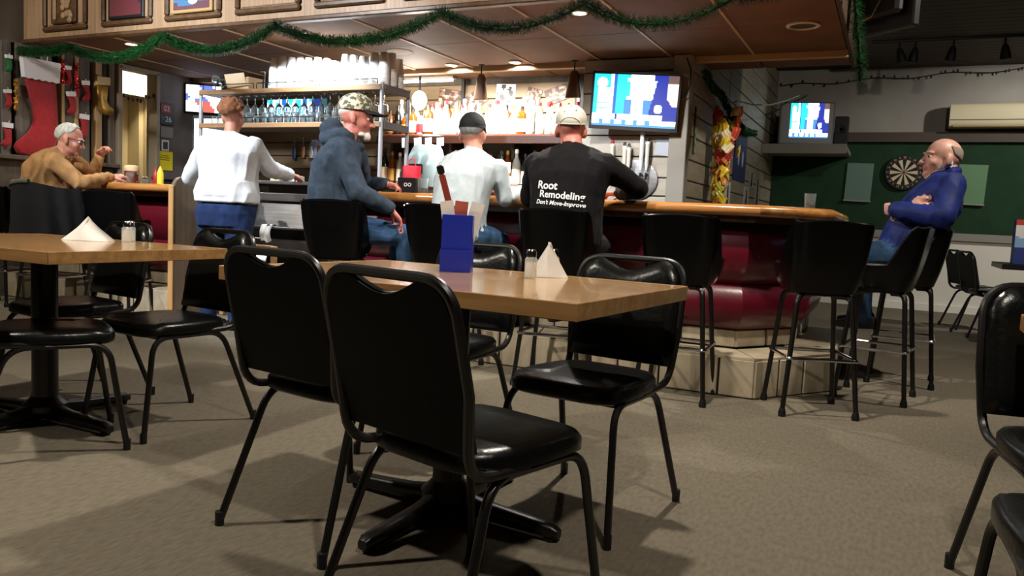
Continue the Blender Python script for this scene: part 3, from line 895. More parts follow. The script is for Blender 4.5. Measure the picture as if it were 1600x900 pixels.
MB().tube(bend([(0, 0, .15), (0, 0, .19), (-.05, 0, .19)], .02, 4), .009).build('spout', M['chrome'], ps)
# stemmed glasses and tumblers
def tumbler(r=.034, h=.12, name='glass_tumbler'):
    return MB().lathe([(r * .8, 0), (r, h), (r - .003, h), (r * .8 - .004, .012), (.001, .012)], n=14).mesh(name, M['glass'], smooth=40)
def wineglass():
    return MB().lathe([(.032, 0), (.03, .004), (.005, .01), (.004, .07), (.012, .08), (.034, .11), (.032, .165), (.030, .165), (.031, .112), (.01, .085), (.001, .083)], n=14).mesh('wine_glass', M['glass'], smooth=40)
gm, wm, tm2 = tumbler(), wineglass(), tumbler(.03, .09)
for r_ in range(2):
    for i in range(22):
        o = bpy.data.objects.new('glass_tumbler', [gm, tm2][(i * 7 + r_ * 3) % 3 == 0]); COL.objects.link(o)
        o.location = (-5.69 + i * .086, 5.43 + r_ * .15, RZ2 - .014)
        tag(o, 'clear tumbler standing on the lower shelf of the rack', 'glass', 'tumblers on the rack')
for i in range(20):
    o = bpy.data.objects.new('wine_glass', wm); COL.objects.link(o)
    o.location = (-5.66 + i * .094, 5.51, RZ1 - .0295); o.rotation_euler = (math.pi, 0, 0)
    tag(o, 'stemmed glass hanging upside down under the top of the rack', 'glass', 'stemmed glasses hanging in the rack')
for i, (x, y) in enumerate(((-5.70, 5.44), (-5.62, 5.52), (-5.74, 5.56))):
    o = bpy.data.objects.new('wine_glass', wm); COL.objects.link(o)
    o.location = (x, y, RZ1 - .014)
    tag(o, 'stemmed glass standing at the left end of the rack top', 'glass', 'stemmed glasses on the rack top')

# ================================================================ BACK BAR AND BOTTLES
bb = thing('back_bar_cabinet', 'dark low cabinet along the back wall under the bottles', 'cabinet', (-3.8, 6.98, 0))
MB().box((0, 0, .60), (2.45, .5, 1.20), ch=.01).build('body', M['darkwood'], bb)
MB().box((0, -.02, 1.22), (2.5, .54, .04), ch=.01).build('top', M['barwood'], bb)
for i in range(5):
    d_ = MB().box((-.98 + i * .49, -.262, .62), (.45, .02, 1.0), ch=.006).build('door', M['framewood'], bb)
    MB().tube([(-.82 + i * .49, -.285, .75), (-.82 + i * .49, -.285, .9)], .006).build('handle', M['chrome'], d_)
bs = thing('bottle_shelf', 'dark wooden shelf along the back wall holding the liquor bottles', 'shelf', (-3.72, 7.04, 1.72))
MB().box((0, 0, 0), (2.30, .46, .035), ch=.006).build('board', mat('red brown shelf', '6a3a26', .35, coat=.4), bs)
MB().box((0, -.235, -.035), (2.30, .02, .075), ch=.005).build('front_edge', mat('dark shelf edge', '3a2018', .35, coat=.4), bs)
for x in (-1.05, -.35, .35, 1.05): MB().box((x, .06, -.12), (.03, .34, .2), ch=.005).build('bracket', M['darkwood'], bs)
BG = {'clear': mat('clear bottle', 'e9efe8', .08, trans=.55, ior=1.3), 'amber': mat('amber bottle', '8a4a16', .1, trans=.35),
      'green': mat('dark green bottle', '12241a', .12), 'black': mat('black bottle', '14100f', .15), 'white': mat('milky bottle', 'f0eee6', .2), 'cyan': mat('turquoise bottle', '27b8c0', .15)}
LB = {'cream': mat('cream label', 'efe6d0', .7), 'red': mat('red label', 'b3202c', .6), 'white': mat('white label', 'f2f2ee', .7), 'dark': mat('dark label', '26221f', .6), 'gold': mat('gold label', 'b8924a', .4)}
CPM = {'dark': mat('dark cap', '1a1614', .4), 'red': mat('red cap', 'a0202a', .4), 'gold': mat('gold cap', 'b8924a', .3, .6), 'white': mat('white cap', 'efefe9', .5)}
def make_bottle(shape, g, lb, cp):
    H, r, sh_, nr = {'tall': (.31, .037, .19, .014), 'squat': (.24, .048, .15, .015), 'wine': (.30, .037, .185, .014), 'square': (.27, .042, .19, .015), 'round': (.26, .046, .13, .014)}[shape]
    t = thing('liquor_bottle', 'x', 'bottle')
    if shape == 'square':
        secs = [((0, 0, z), (a, 0, 0), (0, a, 0)) for z, a in ((0, r * .95), (.006, r), (sh_, r), (sh_ + .025, r * .7), (sh_ + .04, nr), (H - .02, nr))]
        MB().loft(secs, n=16, e=5).build('bottle_glass', BG[g], t)
        MB().loft([((0, 0, .03), (r * 1.02, 0, 0), (0, r * 1.02, 0)), ((0, 0, sh_ * .8), (r * 1.02, 0, 0), (0, r * 1.02, 0))], n=16, e=5).build('paper_label', LB[lb], t)
    else:
        MB().lathe([(r * .92, 0), (r, .008), (r, sh_), (r * .8, sh_ + .025), (nr * 1.2, sh_ + .055), (nr, sh_ + .07), (nr, H - .02)], n=14).build('bottle_glass', BG[g], t)
        MB().lathe([(r * 1.015, .03), (r * 1.015, sh_ * .78)], n=14).build('paper_label', LB[lb], t)
    MB().lathe([(nr * 1.15, H - .03), (nr * 1.15, H), (nr * .8, H + .006)], n=12).build('cap', CPM[cp], t)
    return t
KINDS = [('tall', 'clear', 'white', 'white', 'tall clear spirit bottle with white label on the lit shelf'), ('square', 'amber', 'cream', 'dark', 'square amber whiskey bottle with cream label on the lit shelf'),
         ('round', 'clear', 'cream', 'gold', 'round clear bottle with gold cap on the lit shelf'), ('tall', 'white', 'white', 'red', 'milky tall bottle with red cap on the lit shelf'),
         ('squat', 'clear', 'red', 'dark', 'squat clear bottle with a red label on the lit shelf'), ('tall', 'black', 'dark', 'dark', 'black bottle with dark label on the lit shelf'),
         ('squat', 'amber', 'gold', 'dark', 'squat amber bottle with gold label on the lit shelf')]
WK = [('wine', 'green', 'cream', 'dark', 'dark wine bottle with cream label on the lower back bar'), ('wine', 'black', 'white', 'red', 'black wine bottle with white label on the lower back bar'),
      ('tall', 'clear', 'white', 'white', 'clear bottle on the lower back bar'), ('wine', 'amber', 'gold', 'gold', 'amber bottle with gold label on the lower back bar')]
protos = {}
def place_bottle(K, i, x, y, z, grp, sc_=1.0):
    if (grp, i) not in protos:
        p = make_bottle(*K[i][:4]); p['label'] = K[i][4]; p['group'] = K[i][4].split(' on the ')[0] + 's'; p.location = (x, y, z); p.scale = (sc_,) * 3; protos[grp, i] = p
    else:
        p = dup(protos[grp, i], None, (x, y, z)); p.scale = (sc_,) * 3
seq = [6, 5, 6, 1, 4, 1, 0, 3, 2, 3, 0, 0, 2, 3, 0, 2, 1, 0, 3, 3, 0, 2, 3, 0]
for i in range(24):
    x = -4.80 + i * .0945
    place_bottle(KINDS, seq[i], x, 6.93 + rng.uniform(-.01, .01), 1.738, 'u', rng.uniform(.92, 1.12))
    place_bottle(KINDS, [0, 3, 0, 2, 1, 0, 3][(i * 5 + 2) % 7], x + .045, 7.07, 1.738, 'u', rng.uniform(1.02, 1.22))
for i in range(24):
    x = -4.85 + i * .0955
    place_bottle(WK, [0, 1, 0, 3, 1, 0, 2][(i * 3) % 7], x, 6.93, 1.24, 'l', rng.uniform(1.0, 1.2))
    if i % 2: place_bottle(WK, [2, 0, 1][(i // 2) % 3], x + .04, 7.1, 1.24, 'l', rng.uniform(1.1, 1.25))
# tickets hanging from the shelf
for i, (x, wd_, h_) in enumerate(((-4.36, .085, .12), (-4.235, .075, .11), (-4.10, .08, .08), (-4.52, .06, .10))):
    o = MB().box((0, 0, -h_ / 2), (wd_, .003, h_), Matrix.Rotation(R(rng.uniform(-6, 6)), 3, 'Y')).build('paper_ticket', M['paper'], None, loc=(x, 6.792, 1.70))
    tag(o, 'white paper ticket hanging from the edge of the bottle shelf', 'ticket', 'tickets under the bottle shelf')
for i, (x, z) in enumerate(((-3.37, 1.42), (-3.36, 1.30))):
    tag(MB().box((0, 0, 0), (.10, .004, .10 - .02 * i)).build('paper_note', M['paper'], None, loc=(x, 6.80 - .0 * i, z)), ['upper white note taped to the bottles between the two caps', 'lower white note taped to the bottles between the two caps'][i], 'note')
# tilted pictures along the top of the back wall
def picmat(u, v, s):
    k = noise.noise(Vector((u * 4 + s * 9, v * 4, s)))
    return hexl('3a2a24') if k < .0 else (hexl('c89a84') if k > .28 else hexl('7a5a4c'))
for i, (x, z, a, wd_, h_, lab) in enumerate(((-4.30, 2.16, 8, .24, .17, 'dark tilted photo at the left of the back wall'), (-3.98, 2.14, -32, .22, .16, 'tilted photo right of the black post on the back wall'),
        (-3.64, 2.19, 2, .2, .18, 'white bordered picture in the middle of the back wall'), (-3.33, 2.16, 16, .15, .14, 'tilted reddish photo over the clear bottles'),
        (-3.08, 2.17, -18, .23, .14, 'large dark photo tilted towards the television'), (-2.76, 2.19, 20, .15, .14, 'dark photo beside the television on the back wall'))):
    t = thing('photo_print', lab, 'picture', (x, 7.262, z)); t.rotation_euler = (0, R(a), 0)
    MB().box((0, .004, 0), (wd_ + .014, .006, h_ + .014)).build('border', M['paper'] if i == 2 else mat('brown border', '4a3a30', .6), t)
    print_quad('print', t, wd_, h_, lambda u, v, i=i: picmat(u, v, i) if i != 2 else ((.75, .74, .7) if math.sin(u * 14) + math.sin(v * 9 + u * 7) > -.3 else hexl('302a28')), PRINT, 12, 9, (0, -.0005, 0))
MB().box((-4.125, 7.25, 2.05), (.04, .03, .6), ch=.004).build('post', M['dark'], wb)
MB().box((-2.80, 7.24, 2.06), (.14, .04, .6), ch=.004).build('post', M['dark'], wb)
# brown bells hanging from the canopy
for i, (x, lab) in enumerate(((-3.58, 'brown wooden paddle hanging from the canopy near the middle of the bottles'), (-2.65, 'dark paddle hanging from the canopy beside the television'))):
    t = thing('hanging_paddle', lab, 'paddle', (x, 6.62, 2.354))
    MB().tube([(0, 0, 0), (0, 0, -.10)], .006, n=8).build('cord', M['dark'], t)
    MB().box((0, 0, -.005), (.05, .03, .012), ch=.003).build('hook_plate', M['dark'], t)
    MB().loft([((0, 0, -.09), (.025, 0, 0), (0, .012, 0)), ((0, 0, -.13), (.05, 0, 0), (0, .02, 0)), ((0, 0, -.17), (.045, 0, 0), (0, .02, 0)), ((0, 0, -.32), (.075, 0, 0), (0, .02, 0)), ((0, 0, -.325), (.06, 0, 0), (0, .015, 0))], n=20, e=3).build('blade', mat('brown paddle', '5a3c26', .4), t)
# cash register with its green display
cr = thing('cash_register', 'pale blue-grey cash register with a dark display under the tickets', 'register', (-4.08, 6.41, 0))
MB().box((0, .1, .6), (.5, .4, 1.2), ch=.01).build('stand', M['darkwood'], cr)
MB().loft([((0, .08, 1.2), (.20, 0, 0), (0, .18, 0)), ((0, .08, 1.32), (.20, 0, 0), (0, .18, 0)), ((0, .12, 1.56), (.13, 0, 0), (0, .10, 0)), ((0, .12, 1.60), (.11, 0, 0), (0, .08, 0))], n=20, e=5).build('hood', mat('pale plastic', 'bcd6dc', .5), cr)
MB().box((.0, -.12, 1.36), (.20, .03, .09), ch=.006).build('display', mat('dark green display', '1f3a38', .3), cr)
# beer taps
tp = thing('beer_taps', 'steel tap plate with tall pale handles under the television', 'tap', (-2.03, 6.61, 1.32))
MB().lathe([(.17, 0), (.17, .012), (.15, .016), (.001, .016)], n=32, M=Matrix.Rotation(R(90), 3, 'X') @ Matrix.Scale(1.15, 3, (1, 0, 0))).build('drip_plate', M['steel'], tp)
for i, (x, h_, cc) in enumerate(((-.20, .22, 'e8e4da'), (-.09, .20, 'f4f2ec'), (-.05, .19, 'f4f2ec'), (.06, .32, 'eef2f6'), (.11, .24, 'e4eae8'))):
    h0 = MB().lathe([(.008, 0), (.012, .02), (.017, .05), (.018, h_ - .03), (.022, h_ - .02), (.016, h_)], n=12, c=(x, -.07, .08)).build('tap_handle', mat('tap handle ' + cc, cc, .4), tp)
    MB().tube([(x, -.01, .04), (x, -.07, .05), (x, -.085, .0)], .011, n=8).build('faucet', M['chrome'], tp)
    MB().lathe([(.012, 0), (.018, .01), (.012, .03), (.001, .035)], n=10, c=(x, -.07, .08 + h_)).build('knob', mat('dark cap', '1a1614', .4) if i == 4 else (CPM['red'] if i == 0 else M['chrome']), h0)
nt_ = MB().box((0, 0, 0), (.14, .004, .14), Matrix.Rotation(R(5), 3, 'Y')).build('paper_sheet', mat('bluish paper', 'b9c4d4', .7), None, loc=(-1.745 - .06, 6.612, 1.60))
tag(nt_, 'bluish sheet pinned to the tap wall right of the taps', 'paper')

# ================================================================ WALL DECORATION, LEFT
def stocking(name, label, y, z, h, m_body, m_cuff, tilt=0., group=None, flip=1):
    """felt stocking hanging on the left wall; origin at the top of the cuff; local y along the wall"""
    t = thing(name, label, 'stocking', (-7.375, y, z), 0, group); t.rotation_euler = (R(tilt), 0, 0)
    w2 = .19 * h * 1.05
    body = [(w2 * .92, -.18 * h), (w2 * .98, -.45 * h), (w2 * 1.02, -.68 * h), (w2 * .9, -.86 * h), (w2 * .45, -.97 * h), (-w2 * .45, -h), (-w2 * 1.1, -.965 * h), (-w2 * 1.3, -.90 * h), (-w2 * 1.1, -.84 * h), (-w2 * .55, -.74 * h), (-w2 * .25, -.62 * h), (-w2 * .35, -.45 * h), (-w2 * .75, -.18 * h)]
    body = [(a * flip, b) for a, b in body]
    n = len(body); th = .02 + .03 * h
    mb = MB()
    cen = (sum(a for a, b in body) / n, sum(b for a, b in body) / n)
    rings = [(0, 1.0, .004), (1, 1.0, th * .55), (2, .90, th * .92), (3, .5, th)]
    vs = []
    for k, sc_, x in rings: vs += [(x, cen[0] + (a - cen[0]) * sc_, cen[1] + (b - cen[1]) * sc_) for a, b in body]
    fs = [(j * n + i, j * n + (i + 1) % n, (j + 1) * n + (i + 1) % n, (j + 1) * n + i) for j in range(3) for i in range(n)]
    fs += [tuple(range(n)), tuple(range(3 * n, 4 * n))]
    mb.add(vs, fs).build('sock', m_body, t, smooth=60)
    cz = -.20 * h
    pts = [(-w2 * .95, 0), (w2 * 1.05, 0)] + [(w2 * 1.0 - w2 * 1.85 * i / 10, cz - (.012 * h if i % 2 else 0)) for i in range(11)]
    pts = [(a * flip, b) for a, b in pts]
    MB().prism(pts, .003, th * 1.15 + .004, fn=lambda a, b, x: (x, a, b)).build('cuff', m_cuff, t)
    MB().tube([(.006, w2 * .5 * flip, 0), (.004, w2 * .55 * flip, .05 * h + .01)], .003, n=6).build('loop', m_cuff, t)
    return t
MG = mat('gold cloth', 'b08a3c', .35, .5, col2='8a6a2a', scale=30.)
stocking('christmas_stocking', 'very large red felt stocking with a white cuff on the left wall', 4.87, 2.21, .92, M['red'], M['whitefelt'])
for lab, y, z, h_, c_ in (('small green stocking at the top of the leftmost post', 4.59, 2.20, .15, 'g'), ('small red stocking in the middle of the leftmost post', 4.575, 1.89, .16, 'r'),
        ('red stocking low on the leftmost post above the ledge', 4.575, 1.59, .22, 'r'), ('small red stocking high beside the red tinsel strips', 5.155, 2.21, .18, 'r'),
        ('red stocking with white cuff below the tinsel strips', 5.19, 1.97, .22, 'r'), ('red stocking on the wide grey post, upper one', 5.345, 2.10, .20, 'r'), ('red stocking on the wide grey post, lower one behind the old man', 5.335, 1.77, .24, 'r')):
    stocking('christmas_stocking', lab, y, z, h_, M['red'] if c_ == 'r' else mat('green felt', '1c6a3a', .85), M['whitefelt'], rng.uniform(-8, 8), None)
stocking('christmas_stocking', 'shiny gold stocking hanging beside the lit doorway', 5.54, 2.17, .38, MG, mat('pale gold cuff', 'd8c28a', .5), 6, None, -1)
for lab, y, z, L_, cc in (('short red tinsel strip left of the doorway', 5.115, 2.25, .22, 'd84038'), ('long red tinsel strip left of the doorway', 5.255, 2.25, .32, 'd83c40'), ('gold tinsel strip beside the large stocking', 4.655, 1.99, .28, 'c99a3e')):
    t = thing('tinsel_strip', lab, 'tinsel', (-7.372, y, z))
    mb = MB()
    for i in range(40):
        zz = -L_ * i / 40
        for k in range(2):
            a = rng.uniform(0, 6.28)
            mb.box((.012 + rng.uniform(0, .012), rng.uniform(-.015, .015), zz), (.006, .022, .012), Matrix.Rotation(a, 3, 'X') @ Matrix.Rotation(rng.uniform(0, 3), 3, 'Z'))
    mb.build('foil', mat('foil ' + cc, cc, .25, .6), t, smooth=0)
    MB().tube([(.008, 0, .0), (.008, 0, -L_)], .003, n=6).build('core', M['dark'], t)
# door room: white board, and the string of lights across the door
# calendar, notes and the yellow sheet right of the doorway
def text(name, body, size, m, parent, loc, rot, ext=.0015):
    cu = bpy.data.curves.new(name, 'FONT'); cu.body = body; cu.size = size; cu.extrude = ext; cu.align_x = 'CENTER'; cu.align_y = 'CENTER'
    tmp = bpy.data.objects.new(name + '_tmp', cu); COL.objects.link(tmp)
    dg = bpy.context.evaluated_depsgraph_get(); dg.update()
    me = bpy.data.meshes.new_from_object(tmp.evaluated_get(dg))
    bpy.data.objects.remove(tmp); bpy.data.curves.remove(cu)
    me.materials.clear(); me.materials.append(m)
    o = bpy.data.objects.new(name, me); COL.objects.link(o); o.parent = parent; o.location = loc; o.rotation_euler = rot
    return o
RX = (R(90), 0, R(90))   # facing +x
cal = thing('date_sign', 'black and red date sign on the wall right of the doorway', 'sign', (-7.398, 6.35, 1.91))
MB().box((.012, 0, 0), (.024, .185, .24), ch=.004).build('case', M['blackplastic'], cal)
MB().box((.026, -.012, .055), (.006, .145, .10), ch=.002).build('red_card', mat('red card', '8a2230', .5), cal)
text('digits', '03', .085, M['whitefelt'], cal, (.030, -.012, .055), RX)
text('digits', '26', .085, M['whitefelt'], cal, (.026, .018, -.06), RX)
text('digits', 'T', .05, mat('grey print', '8a8a8a', .5), cal, (.026, -.06, -.06), RX)
pn = thing('wall_plate', 'plain grey plate on the wall under the date sign', 'plate', (-7.398, 6.36, 1.71))
MB().box((.006, 0, 0), (.012, .17, .12), ch=.003).build('plate', mat('grey plate', '7d7876', .5), pn)
nt2 = thing('small_notice', 'small white framed notice above the yellow sheet', 'notice', (-7.398, 6.345, 1.565))
MB().box((.004, 0, 0), (.008, .10, .12), ch=.002).build('card', M['paper'], nt2)
MB().box((.009, 0, .0), (.004, .06, .08), ch=.001).build('emblem', mat('dark blue print', '3a4266', .6), nt2)
ys = thing('yellow_sheet', 'bright yellow printed sheet on the wall behind the mustard bottle', 'notice', (-7.398, 6.34, 1.395))
MB().box((.004, 0, 0), (.006, .215, .21), ch=.001).build('sheet', mat('yellow paper', 'f2dc2a', .7), ys)
for k, wd_ in enumerate((.10, .13, .12)):
    MB().box((.008, .0, .055 - k * .022), (.002, wd_, .007)).build('print_line', mat('grey brown print', '6a5a20', .6), ys)

# pictures on the canopy fascia
def carve(parent, x0, z0):
    t = thing('carved_plaque', 'carved wooden plaque with grapes in the first fascia panel', 'plaque', (-6.80, 4.748, 2.70))
    MB().box((0, -.012, 0), (.34, .024, .44), ch=.01).build('back_board', M['framewood'], t)
    mb = MB()
    for i in range(14):
        a, b = rng.uniform(-.02, .12), rng.uniform(-.20, -.02)
        mb.ell((a, -.03, b), (.03, .014, .03), nu=10, nv=6)
    mb.build('grape_relief', M['panelwood'], t)
    MB().box((-.10, -.03, -.02), (.04, .02, .34), ch=.008).build('stem_relief', M['panelwood'], t)
carve(None, 0, 0)
p2_ = thing('framed_poster', 'dark maroon poster in a black frame on the fascia', 'picture', (-6.0, 4.748, 2.76))
MB().box((0, -.010, 0), (.43, .02, .58), ch=.006).build('frame', M['blackplastic'], p2_)
print_quad('print', p2_, .38, .53, lambda u, v: hexl('5a1a24') if v < .3 + .1 * math.sin(u * 5) else hexl('2a1a1e'), PRINT, 10, 12, (0, -.0215, 0))
p3_ = thing('framed_poster', 'blue poster with a white oval in a gilt frame on the fascia', 'picture', (-5.23, 4.748, 2.73))
MB().box((0, -.010, 0), (.45, .02, .52), ch=.006).build('frame', mat('gilt frame', 'a8895a', .4), p3_)
print_quad('print', p3_, .40, .47, lambda u, v: hexl('3a6a94') if (v > .07 + .12 * abs(u - .35)) else hexl('5a3440'), PRINT, 16, 16, (0, -.0215, 0))
MB().lathe([(.05, 0), (.05, .002)], n=24, c=(.02, -.0225, -.17), M=Matrix.Rotation(R(90), 3, 'X') @ Matrix.Scale(.55, 3, (0, 1, 0))).build('oval_badge', M['paper'], p3_)

# ================================================================ GARLANDS
def garland(name, label, path, rad, n_per_m, seed, th=.0022):
    rg2 = random.Random(seed)
    t = thing(name, label, 'garland', (0, 0, 0))
    P = [Vector(p) for p in path]
    MB().tube(P, .012, n=6).build('wire', M['dark'], t)
    mb = MB()
    for a, b in zip(P, P[1:]):
        d = b - a; L = d.length; d.normalize(); e = d.orthogonal().normalized(); f = d.cross(e)
        for i in range(int(L * n_per_m)):
            s = rg2.random(); ang = rg2.uniform(0, 6.283); l_ = rad * rg2.uniform(.65, 1.05)
            o = a + (b - a) * s
            r_ = (e * math.cos(ang) + f * math.sin(ang)); tip = o + r_ * l_ + d * rg2.uniform(-.03, .03)
            sd = r_.cross(d).normalized() * th
            mb.add([o - sd, o + sd, tip + sd * .6, tip - sd * .6], [(0, 1, 2, 3)])
    nd = mb.build('needles', M['tinsel'], t, smooth=0, fixn=False)
    nd['kind'] = 'stuff'
    return t
def swag(pts, n=14):
    out = []
    for a, b, dip in pts:
        a, b = Vector(a), Vector(b)
        for i in range(n):
            s = i / n; p = a.lerp(b, s); p.z -= dip * 4 * s * (1 - s); out.append(tuple(p))
    out.append(tuple(Vector(pts[-1][1])))
    return out
GY = 4.68
# pinned points along the lip of the fascia (x, z) joined by sagging swags
GP = [(-7.34, 2.25), (-6.63, 2.25), (-5.487, 2.285), (-4.304, 2.30), (-2.854, 2.30), (-1.836, 2.29), (-.913, 2.26), (-.45, 2.30)]
GD = [.02, .13, .145, .155, .13, .14, .03]
garland('tinsel_garland', 'green tinsel garland swagged along the canopy fascia', swag([((a[0], GY, a[1]), (b[0], GY, b[1]), d) for a, b, d in zip(GP, GP[1:], GD)]), .055, 2600, 5)
garland('tinsel_garland', 'end of green garland hanging down at the right end of the canopy', [(-.34, 5.20, 2.60), (-.33, 5.25, 2.40), (-.30, 5.34, 2.20), (-.275, 5.42, 2.02), (-.265, 5.46, 1.90)], .06, 2600, 9)
garland('tinsel_garland', 'dark garland along the top of the sided wall', swag([((-1.53, 6.76, 2.25), (-1.54, 7.5, 2.18), .04), ((-1.54, 7.5, 2.18), (-1.54, 9.6, 2.06), .1)]), .045, 1100, 11)

# string lights along the dart wall and over the door
def string_lights(label, pts, n):
    t = thing('string_lights', label, 'string lights', (0, 0, 0))
    MB().tube(pts, .005, n=5).build('wire', M['dark'], t)
    V = [Vector(p) for p in pts]
    for i in range(n):
        s = i / (n - 1) * (len(V) - 1); k = min(int(s), len(V) - 2); p = V[k].lerp(V[k + 1], s - k)
        MB().ell(p + Vector((rng.uniform(-.01, .01), -.01, rng.uniform(-.025, .025))), (.012, .012, .022), nu=6, nv=4).build('bulb', M['dark'], t)
string_lights('unlit string of small bulbs along the top of the dart wall', [(-1.55 + i * .13, 11.56, 2.93 + .02 * math.sin(i * .9) + .012 * i * .5) for i in range(28)], 26)
string_lights('string of small bulbs across the lit doorway', [(-7.385, 5.77 + i * .07, 2.02 + (.0 if i < 4 else .03 * (i - 4)) + .01 * math.sin(i * 3)) for i in range(7)], 9)
# pale cord from the candy bunch to the dart corner
MB().tube([(-1.40, 7.3, 2.05), (-1.385, 7.5, 2.11), (-1.34, 8.1, 2.16), (-1.29, 8.9, 2.28), (-1.26, 9.8, 2.46), (-1.22, 10.7, 2.66), (-1.2, 11.56, 2.80)], .008, n=6).build('pale_cord', mat('pale cord', 'b8b4aa', .6), None, label='pale cord stretched from the candy bunch to the dart wall', cat='cord')
# bunch of snack packets
cb = thing('snack_strand', 'hanging bunch of red and yellow snack packets beside the tap wall', 'snacks', (-1.42, 7.3, 0))
pk = [MB().grid(lambda u, v: ((u - .5) * .085, .012 * math.sin(u * math.pi) * math.sin(v * math.pi) + .004 * math.sin(v * 40 + u * 20), (v - .5) * .10), 6, 6).grid(lambda u, v: ((u - .5) * .085, -.012 * math.sin(u * math.pi) * math.sin(v * math.pi) + .004 * math.sin(v * 40 + u * 20), (v - .5) * .10), 6, 6).mesh('packet', mat('packet ' + c_, c_, .3), smooth=0) for c_ in ('f2d23a', 'd8503a', 'b03a40', 'fff0c8', 'e08a3a', 'e8e05a')]
for i in range(84):
    f_ = i / 83; z = 2.0 - .80 * f_
    r_ = .115 * (1.0 if z > 1.65 else .5) * (1 if z > 1.3 else .75)
    a = rng.uniform(0, 6.28)
    o = bpy.data.objects.new('packet', pk[rng.randrange(6)]); COL.objects.link(o); o.parent = cb
    cx = -.0 + (.0 if z > 1.6 else -.03) + (.0 if z > 1.4 else -.01)
    o.location = (cx + r_ * math.cos(a), r_ * math.sin(a), z + rng.uniform(-.02, .02))
    o.rotation_euler = (rng.uniform(-.5, .5), rng.uniform(-.8, .8), a + math.pi / 2)
MB().tube([(0, 0, 1.16), (0, 0, 2.06)], .006, n=6).build('cord', M['dark'], cb)
MB().tube(bend([(0, 0, 2.06), (0, 0, 2.354)], .0), .002, n=5).build('hanger', M['dark'], cb)
# blue banner and notices on the sided wall
bnr = thing('blue_banner', 'dark blue banner with pale marks on the sided wall', 'banner', (-1.592, 9.02, 1.74))
MB().box((0, 0, 0), (.012, .72, .54), ch=.003).build('cloth', mat('dark blue cloth', '1c2a66', .6), bnr)
for y, s in ((-.12, .05), (.12, .06)): MB().ell((.007, y, -.02), (.003, s, .09), nu=12, nv=6).build('pale_mark', mat('pale mark', 'c4cade', .6), bnr)
for i, (y, z, wd_, h_, c_, lab) in enumerate(((8.45, 1.30, .30, .26, 'e8e8ea', 'white notice with a dark figure under the blue banner'), (9.6, 1.32, .34, .24, 'b8b8b8', 'grey notice right of the white one on the sided wall'), (9.9, 1.55, .3, .22, '9a9a98', 'upper grey notice near the dark corner'), (10.4, 1.40, .3, .5, '8c8c8a', 'tall grey notice beside the green wall'))):
    t = thing('wall_notice', lab, 'notice', (-1.597, y, z))
    MB().box((0, 0, 0), (.006, wd_, h_), ch=.001).build('sheet', mat('sheet ' + c_, c_, .7), t)
    MB().loft([((.004, 0, -.4 * h_), (0, .06, 0), (.002, 0, 0)), ((.004, .01, 0), (0, .04, 0), (.002, 0, 0)), ((.004, 0, .35 * h_), (0, .03, 0), (.002, 0, 0))], n=10).build('figure', mat('dark blue print', '3a4266', .6) if i == 0 else M['dark'], t)
gb = thing('green_bottle_strip', 'narrow green reflecting strip on the corner post', 'decoration', (-1.60, 6.80, 1.76))
MB().box((.006, 0, 0), (.012, .05, .40), ch=.004).build('strip', mat('dark green strip', '24402c', .3), gb)
for i in range(5): MB().box((.014, 0, -.16 + i * .08), (.006, .03, .05), ch=.002).build('panel', mat('pale green strip', '8aa890', .3), gb)

# ================================================================ DART WALL
db = thing('dartboard', 'round dartboard with black and cream wedges on the green wall', 'dartboard', (.053, 11.555, 1.775))
ring = lambda r0_, r1_, y: [(r0_, 0), (r1_, 0)]
MB().lathe([(.225, 0), (.225, .035), (.2, .038), (.001, .038)], n=40, M=Matrix.Rotation(R(90), 3, 'X')).build('surround', M['dark'], db)
mc, mk = mat('cream sisal', 'cfc2a4', .8), mat('black sisal', '15130f', .8)
mr, mg = mat('red band', '7a1a1c', .7), mat('green band', '17452a', .7)
for k in range(20):
    a0, a1 = R(k * 18 - 9), R(k * 18 + 9)
    def wedge(r0_, r1_, y):
        pts = [(r0_ * math.sin(a0 + (a1 - a0) * i / 3), r0_ * math.cos(a0 + (a1 - a0) * i / 3)) for i in range(4)] + [(r1_ * math.sin(a1 - (a1 - a0) * i / 3), r1_ * math.cos(a1 - (a1 - a0) * i / 3)) for i in range(4)]
        return MB().prism(pts, -.038, y, fn=lambda a, b, z: (a, z, b))
    wedge(.018, .162, -.041).build('wedge', mk if k % 2 == 0 else mc, db, smooth=0)
    wedge(.162, .172, -.042).build('double_band', mr if k % 2 == 0 else mg, db, smooth=0)
    a = R(k * 18)
    text('number', str([20, 1, 18, 4, 13, 6, 10, 15, 2, 17, 3, 19, 7, 16, 8, 11, 14, 9, 12, 5][k]), .034, mc, db, (.193 * math.sin(a), -.039, .193 * math.cos(a)), (R(90), 0, 0), .0005)
MB().lathe([(.016, 0), (.016, .043), (.001, .043)], n=16, M=Matrix.Rotation(R(90), 3, 'X')).build('bull', mr, db)
for i, (x, lab, c_) in enumerate(((-.475, 'grey-green score panel left of the dartboard', '5d7a6f'), (.83, 'pale green score panel right of the man in blue', '5f8560'))):
    t = thing('score_panel', lab, 'panel', (x, 11.556, 1.64)); t.rotation_euler = (0, R(1.5), 0)
    MB().box((0, 0, .0), (.325, .02, .50), ch=.004).build('panel', mat('panel ' + c_, c_, .6), t)
    MB().box((0, -.016, -.25), (.335, .04, .022), ch=.004).build('chalk_ledge', M['greyrail'], t)
ac = thing('wall_air_unit', 'long cream wall unit mounted above the green wall at right', 'air conditioner', (1.15, 11.46, 2.33))
MB().loft([((-.64, 0, .15), (0, .13, 0), (0, 0, .148)), ((.64, 0, .15), (0, .13, 0), (0, 0, .148))], n=28, e=4).build('case', mat('cream case', 'd2c7a6', .4), ac)
MB().box((0, -.131, .09), (1.26, .006, .012)).build('seam', mat('seam', '6a6250', .5), ac)
